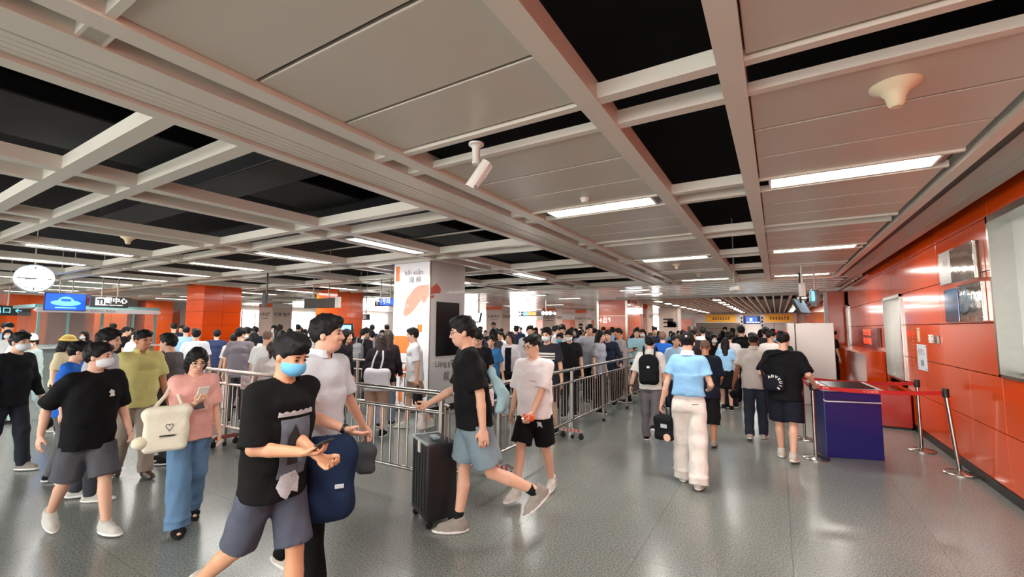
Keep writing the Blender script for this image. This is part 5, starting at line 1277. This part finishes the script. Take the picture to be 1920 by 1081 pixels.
c = JL['W'] @ Vector(JL['up'](-.10, -.19, 1.02)); f = Field().box((0, 0, 0), (.13, .05, .11), .05, .02)
t = world_box('waist_bag', 'dark crossbody bag with white curved lettering on black tee man\'s back', 'bag', c, heading_of(JL), [('body', f, K((22, 22, 34)), .008)])
for k_, ch in enumerate('ADVKUIE'):
    a_ = R(120-28*k_); text('lettering', ch, .045, (-.0+.085*math.cos(a_), -.056, .0+.085*math.sin(a_)), (PI/2, -(a_-PI/2) if 0 else 0, 0), WHITEP, t, bold=.002).rotation_euler = (PI/2, (PI/2-a_), 0)
B().tube([(-.12, 0, .05), (-.16, .04, .2), (-.05, .07, .36), (.12, .10, .40)], .012, 8).build('strap', K((22, 22, 34)), t, smooth=True)
rM, JM = add('woman with long black hair, light blue vest and black skirt', dict(h=.010, seed=39, fem=1, legs=(-6, 5, 6, 4), hair='long', handR=(.27, .06, .84),
    top=T((150, 196, 232), hem=.92, sleeve=.7, waist=.9), bot=dict(kind='skirt', mat=K(BLK), len=.40), shoe=('sneaker', B_SH)), ground(1364, 768), (1360, 634), 178)
# N by the pillar
rN, JN = add('man in white tee and khaki shorts walking past the white pillar', dict(h=.009, seed=42, legs=(12, 4, -12, 14), handL=(-.22, -.02, .84), curlL=70, hair='short', lean=3,
    top=T((222, 220, 224), hem=.80, sleeve=.85, loose=1.08), bot=dict(kind='shorts', mat=K((160, 134, 118)), len=.9, w=1.1), shoe=('sneaker', W_SH)), ground(776, 803), (787, 614), -88)
p = wp_(JN, JN['palm', -1]); dome_bag('hand_bag', 'dark square bag in the hand of the man passing the pillar', p+Vector((.02, 0, -.1)), R(-30), .26, .30, .1, K((24, 24, 28)))
# left edge group
rO, JO = add('person in black long sleeves and mask cut off at left edge', dict(h=.009, seed=45, fem=1, legs=(-10, 10, 12, 4), handL=(-.26, .12, .86), hair='short', facemask=MASKW,
    top=T((20, 20, 24), sleeve=1.9, hem=.80, loose=1.08), bot=dict(kind='trousers', mat=K((40, 42, 50))), shoe=('sneaker', G_SH)), ground(4, 885), (10, 622), 40)
rP, JP = add('woman in white sun visor and pale grey green outfit', dict(h=.010, seed=48, fem=1, legs=(14, 6, -12, 16), handR=(.22, .22, 1.0), hair='short', facemask=MASKW, nod=10,
    top=T((172, 190, 188), sleeve=1.8, hem=.86), bot=dict(kind='wide', mat=K((168, 190, 190))), shoe=('leather', B_SH)), ground(52, 790), (72, 630), -60)
def brim_hat(J, mat, r=.15, crown=True, visor=False):
    f = Field()
    if visor: f.ell((0, .09, .055), (.105, .10, .018), .01); f.cone((0, -.01, .05), (0, -.01, .085), .10, .095, .01)
    else: f.ell((0, 0, .05), (r, r, .02), .02); f.ell((0, -.01, .075), (.10, .108, .085), .03)
    f.half((0, 0, .03), (0, 0, -1)); me = mesh_field(f, 'hat', mat, .009); J['hobj']('hat', me, 0, 0, .02)
brim_hat(JP, K((236, 230, 220)), visor=True)
rQ, JQ = add('woman in yellow brim hat, cream top and black trousers', dict(h=.010, seed=51, fem=1, legs=(10, 6, -8, 10), handR=(.27, .06, .84), hair='bob', yaw=30,
    top=T((228, 212, 176), hem=.84, sleeve=.9, loose=1.08), bot=dict(kind='trousers', mat=K((24, 24, 28))), shoe=('sneaker', W_SH)), ground(104, 812), (125, 632), 60)
brim_hat(JQ, K((206, 176, 96)), .15)
def simple(label, px, D, hy, phi, top, bot, hair='short', fem=0, sleeve=.8, h=None, at=None, kind='trousers', **k):
    h = h or min(.0175, max(.010, .0016*(D or 8))); q = dict(h=h, seed=px % 17+1, fem=fem, hair=hair, top=T(top, sleeve=sleeve, hem=k.pop('hem', .80), loose=k.pop('loose', 1.05)), bot=dict(kind=kind, mat=K(bot), len=k.pop('len', .9)), shoe=('sneaker', k.pop('shoe', B_SH)), legs=k.pop('legs', (6, 4, -6, 6)))
    q.update(k); a = at or ground(px, D=D); return add(label, q, a, (px, hy), phi)
simple('person in bright blue tee with dark hair behind the black tee youth', 140, 4.9, 640, 70, (40, 104, 206), GRY, yaw=20)
simple('man in pale grey tee walking right behind the black tee youth', 192, 4.45, 616, 70, (176, 174, 180), (60, 60, 66), shoe=W_SH, loose=1.1)
simple('person in white tee with dark ponytail at far left', 38, 9.5, 626, 150, (226, 226, 224), (50, 50, 54), hair='pony', fem=1)
simple('man in dark grey tee with bushy hair behind the pink girl', 327, 5.6, 625, -120, (86, 80, 84), (60, 58, 60), hair='quiff')
simple('man in white shirt seen from behind against the orange column', 369, 8.6, 616, 178, (226, 228, 236), (40, 40, 48))
rV, JV = simple('woman in white tee and pale pink trousers behind the left barrier', 430, None, 626, 178, (230, 224, 220), (232, 204, 196), hair='bun', fem=1, at=ground(430, 768), hem=.88, h=.009)
simple('man in grey tee and mask left of the bald man', 452, 8.0, 614, 165, (122, 114, 122), (60, 56, 60), hair='quiff', yaw=-50, facemask=MASKW)
simple('person in navy tee half hidden in front of the orange column', 407, 10.3, 618, 170, (44, 54, 88), GRY)
simple('bald man in white tee in the queue behind left barrier', 499, 7.1, 620, 150, (228, 226, 226), GRY, hair='stubble', hairm=HAIRG)
simple('woman in white top with brown ponytail beside the bald man', 511, 6.4, 641, 175, (222, 216, 216), (206, 198, 190), hair='pony', hairm=HAIRB, fem=1)
simple('woman with long black hair in white blouse left of bald man', 477, 9.0, 622, 178, (224, 220, 222), (50, 48, 52), hair='long', fem=1)
simple('woman in black long sleeves standing at the blue kiosk', 645, 7.4, 617, 60, (26, 22, 28), (40, 38, 44), hair='long', fem=1, sleeve=1.9)
rC, JC = simple('man in black tee with grey backpack left of the pillar', 679, 9.7, 615, 150, (30, 28, 34), (52, 50, 56), lean=8, yaw=-40)
backpack(JC, 'grey backpack worn by the man left of the white pillar', (130, 130, 134), .9, False)
simple('person in grey patterned top right of the grey backpack', 698, 10.4, 620, 170, (140, 140, 146), GRY, fem=1)
rD, JD = simple('brown haired woman in black leaning forward with pale tote', 711, 6.9, 624, 165, (34, 26, 32), (150, 120, 104), hair='long', hairm=HAIRB, fem=1, sleeve=1.9, lean=12, kind='shorts')
p = JD['W'] @ Vector((.05, -.22, .98)); f = Field().box((0, 0, 0), (.2, .05, .17), .05, .02).cone((-.14, 0, .1), (.14, 0, .1), .04, .04, .05); f.noise(.01, 18, 20, 18, 3)
t = world_box('tote_bag', 'pale grey tote bag on the leaning woman\'s back', 'bag', p, heading_of(JD), [('body', f, K((200, 196, 202)), .009)])
for s_ in (-.07, .07): B().tube([(s_-.03, 0, .12), (s_, .05, .3), (s_*.6, .14, .42)], .014, 8).build('strap', K((200, 196, 202)), t, smooth=True)
simple('woman with brown hair in black beside the pillar edge', 728, 7.7, 620, 170, (36, 28, 34), (120, 130, 150), hair='long', hairm=HAIRB, fem=1, sleeve=1.9)
# queue behind the right barrier
rW, JW = simple('woman in white cardigan over black dress behind white tee man', 962, None, 622, -30, (226, 222, 226), (22, 20, 24), at=ground(958, 778), hair='bob', hairm=HAIRB, fem=1, sleeve=1.9, shoe=W_SH, h=.009, hem=.9)
decal(JW['topme'], 0, JW['up'](0, 0, 1.15)[2], rect(.075, .24), K((22, 20, 24)), 'dress_front', JW['topo'], n=44)
rS, JS = simple('man in navy polo with white chest stripes and mask', 1027, 7.2, 614, -20, (44, 42, 52), (60, 46, 46), hair='quiff', facemask=MASKW, h=.009, kind='shorts')
for i, (z_, hh) in enumerate(((1.29, .016), (1.245, .011), (1.205, .008))): decal(JS['topme'], 0, JS['up'](0, 0, z_)[2], rect(.16, hh), WHITEP, 'white_stripe', JS['topo'], n=44)
simple('person in black with blue mask right of the striped polo', 1050, 9.2, 624, -10, (28, 28, 34), (40, 40, 44), facemask=MASKB)
simple('man in black tee and white mask looking down, centre queue', 1068, 8.6, 617, -10, (24, 24, 28), (40, 40, 44), facemask=MASKW, nod=20)
simple('tall man in pale grey shirt resting arm on barrier', 1103, 10.2, 608, 20, (166, 168, 178), (20, 20, 22), handR=(.4, .2, 1.2), sleeve=.8)
simple('woman with long dark hair and grey blouse beside tall man', 1121, 9.0, 620, 60, (150, 154, 166), (24, 24, 26), hair='long', fem=1)
simple('man in dark navy long sleeved shirt leaning at the barrier', 1140, 9.7, 619, -15, (26, 34, 52), (16, 16, 18), sleeve=1.9, handL=(-.34, .2, .95), h=.009)
simple('man in taupe tee facing away right of the navy shirt', 1164, 10.2, 615, -70, (160, 150, 150), (20, 20, 22), hair='fade', skin=SKINS[1], handL=(-.1, .3, 1.0))
rT, JT = simple('young man in light blue shirt holding a phone', 1193, 11.4, 615, 10, (158, 204, 218), (30, 32, 40), handR=(.1, .32, 1.15), handL=(-.1, .3, 1.12), facemask=None)
p = wp_(JT, JT['palm', 1]); ph = thing('phone', 'small dark phone in light blue shirted man\'s hands', 'phone', p, heading_of(JT)); B().box(-.03, .09, -.004, .006, -.02, .05, bev=.002).build('case', BLACKP, ph)
simple('man in dark shirt and mask behind the light blue shirt', 1204, 12.8, 617, 0, (34, 32, 42), (30, 32, 40), facemask=MASKW)
simple('person in royal blue shirt beyond the backpack man', 1241, 9.5, 622, 165, (36, 92, 180), (40, 44, 60), hairm=HAIRG)
simple('woman in light blue blouse facing camera beside backpack man', 1266, 8.2, 627, 10, (160, 192, 220), (40, 44, 60), hair='pony', fem=1, sleeve=.95)
simple('person with tall brown hair just beyond the light blue polo', 1298, 8.4, 611, 178, (40, 36, 40), (40, 44, 60), hairm=HAIRB, fem=1, hair='bun')
simple('person in white tee behind the long haired woman', 1366, 9.6, 622, 178, (228, 226, 228), (40, 44, 60), hair='quiff')
rX, JX = simple('tall man in black with black backpack under blue screen', 1389, 10.2, 610, 178, (16, 16, 18), (20, 20, 24), hair='quiff')
backpack(JX, 'black backpack on the tall man under the blue screen', (12, 12, 14), .95, False)
simple('man with dark hair just left of the red display', 1434, 10.8, 613, 165, (30, 30, 36), (20, 20, 24), hair='quiff')
simple('man in white polo with blue mask turning right', 1442, 8.8, 620, 150, (212, 206, 200), (60, 60, 66), hair='fade', skin=SKINS[1], yaw=-45, facemask=MASKB)
simple('person in dark green top before the red display', 1463, 9.6, 627, 175, (34, 60, 44), (30, 30, 34))
simple('man in black with white collar beyond the metal cabinet', 1558, 13.2, 620, 120, (20, 20, 24), (20, 20, 24))
simple('person in black tee with lowered head behind glasses man', 899, 7.2, 622, -20, (24, 22, 30), (30, 30, 34), nod=30, facemask=None)
simple('woman in bright blue tee looking at a phone, centre left queue', 922, 8.2, 628, -10, (60, 120, 176), (40, 44, 60), fem=1, hair='pony')
simple('person with dark hair directly behind glasses man\'s neck', 880, 6.6, 622, 30, (26, 24, 30), (30, 30, 34))
# ---------------------------------------------------------------- the crowd farther back: copies of a few built figures, each coloured its own way
PR = []
for i, q in enumerate((dict(hair='short'), dict(hair='fade', girth=1.1), dict(hair='quiff', handR=(.1, .3, 1.15), nod=22), dict(hair='long', fem=1), dict(hair='pony', fem=1), dict(hair='bob', fem=1, handL=(-.1, .3, 1.1), nod=18), dict(hair='short', facemask=MASKW), dict(hair='long', fem=1, facemask=MASKW))):
    q.update(h=.017, seed=i+2, noface=1, top=T((100+i, 100, 100), loose=1.06, sleeve=.8, hem=.82), bot=dict(kind='trousers', mat=K((60+i, 60, 64))), shoe=('sneaker', B_SH), legs=(6, 4, -6, 6))
    r_, J_ = make_person(q, 'crowd'); PR.append((r_, q))
rc = random.Random(5)
TOPS = [('black', BLK, 9), ('white', (220, 218, 220), 5), ('dark grey', (70, 68, 74), 3), ('navy', (30, 38, 66), 3), ('light blue', (150, 186, 214), 2), ('grey', (140, 138, 142), 2), ('beige', (196, 180, 160), 1), ('maroon', (90, 34, 40), 1), ('olive', (84, 88, 60), 1)]
TL = [t_ for t_ in TOPS for _ in range(t_[2])]
spots = []
def zone(n, a, b_, d0, d1, name, left, right):
    k = 0; tries = 0
    while k < n and tries < 900:
        tries += 1; px = rc.uniform(a, b_); D = d0+(d1-d0)*rc.random()**.8; x, y = ground(px, D=D)
        if any(math.hypot(x-s[0], y-s[1]) < .64 for s in spots) or any(math.hypot(x-r_.location.x, y-r_.location.y) < .6 for r_, _ in PEOPLE): continue
        if x > WALLX-.6 or (PX0-.5 < x < PX1+.5 and PY0-.5 < y < PY1+.5): continue
        if abs(y-5.95) < .4 and -9.7 < x < -5.5: continue
        if abs(y-9.2) < .4 and -10.1 < x < -4.3: continue
        if abs(x+3.9) < .32 and 9.5 < y < 15: continue
        if abs(x+2.77) < .35 and y < 11.2: continue
        bad = False
        for ob in BLOCK:
            if ob[0]-.35 < x < ob[1]+.35 and ob[2]-.35 < y < ob[3]+.35: bad = True
        if bad: continue
        spots.append((x, y, px, D, name)); k += 1
BLOCK = []
for o in bpy.data.objects:
    if o.type == 'EMPTY' and o.get('category') in ('column', 'pillar', 'booth', 'kiosk', 'gate', 'cabinet', 'shop', 'display'):
        xs, ys = [], []
        for ch in o.children_recursive:
            if ch.type != 'MESH': continue
            for v in ch.bound_box: w4 = Vector(v); xs.append(o.location.x+ch.location.x+w4.x); ys.append(o.location.y+ch.location.y+w4.y)
        if xs: BLOCK.append((min(xs), max(xs), min(ys), max(ys)))
zone(26, 462, 640, 8.6, 16, 'in the left queue beyond the bald man', 0, 0)
zone(9, 655, 728, 9.6, 15, 'left of the white pillar', 0, 0)
zone(40, 872, 1105, 8.8, 20, 'in the centre queue right of the pillar', 0, 0)
zone(12, 1105, 1235, 10.5, 20, 'before the orange glass column', 0, 0)
zone(20, 1215, 1405, 9.5, 22, 'in the far walkway before the shutters', 0, 0)
zone(5, 1400, 1480, 11, 18, 'right of the blue display in the far walkway', 0, 0)
zone(12, 5, 350, 9.5, 15, 'at left near the glass booth', 0, 0)
used = {}
order = sorted(range(len(spots)), key=lambda i: spots[i][2])
rankz = {}
for i in order: rankz.setdefault(spots[i][4], []).append(i)
hairw = {'short': 'short hair', 'fade': 'cropped hair', 'quiff': 'thick hair, head bowed', 'long': 'long hair', 'pony': 'ponytail', 'bob': 'bobbed hair, head bowed'}
ORD = ['leftmost', 'second', 'third', 'fourth', 'fifth', 'sixth', 'seventh', 'eighth', 'ninth', 'tenth', 'eleventh', 'twelfth']
assign = {}
for i in range(len(spots)):
    pi = rc.randrange(len(PR)); tcol = rc.choice(TL); assign[i] = (pi, tcol)
combo = {}
for i in order:
    pi, tc = assign[i]; q = PR[pi][1]; key = (tc[0], hairw[q['hair']], bool(q.get('facemask')), spots[i][4]); combo.setdefault(key, []).append(i)
firsts = set()
for key, lst in combo.items():
    for n_, i in enumerate(lst):
        x, y, px, D, zn = spots[i]; pi, tc = assign[i]; proto, q = PR[pi]
        wrd = {'in the left queue beyond the bald man': 'in left queue past bald man', 'in the centre queue right of the pillar': 'in centre queue right of pillar', 'in the far walkway before the shutters': 'in far walkway before shutters', 'right of the blue display in the far walkway': 'in far walkway right of display'}.get(zn, zn)
        lab = f"person in {tc[0]} top, {key[1]}" + (', masked' if key[2] else '') + (f", {ORD[n_]} such" if len(lst) > 1 else '') + f" {wrd}"
        if len(lab.split()) > 16: lab = lab.replace('person in ', '').replace(', head bowed', ' bowed')
        if pi not in firsts: root = proto; firsts.add(pi)
        else: root = copy_tree(proto)
        H = (1.60 if q.get('fem') else 1.70)+rc.uniform(-.06, .07); s_ = H/1.735
        phi = rc.choice((180, 170, 190, 160, 0, 20, -30, -60, 90)) if zn.startswith('in the centre') or 'booth' in zn else rc.choice((180, 170, 190, 165, 150, 20))
        if q.get('facemask'): phi = rc.choice((0, 20, -20, -40))
        root.location = (x, y, 0); root.rotation_euler = (0, 0, heading(x, y, phi)); root.scale = (s_, s_, s_)
        tag(root, lab, 'person', 'people of the crowd '+zn)
        for ch in root.children:
            nm = ch.name.split('.')[0]
            if nm == 't_shirt': ch.material_slots[0].link = 'OBJECT'; ch.material_slots[0].material = K(tc[1])
            if nm == 'trousers': ch.material_slots[0].link = 'OBJECT'; ch.material_slots[0].material = K(rc.choice(((24, 24, 28), (50, 54, 70), (70, 66, 64), (130, 120, 108), (32, 34, 40))))
for i, (proto, q) in enumerate(PR):
    if i not in firsts:
        for c_ in list(proto.children_recursive): bpy.data.objects.remove(c_)
        bpy.data.objects.remove(proto)
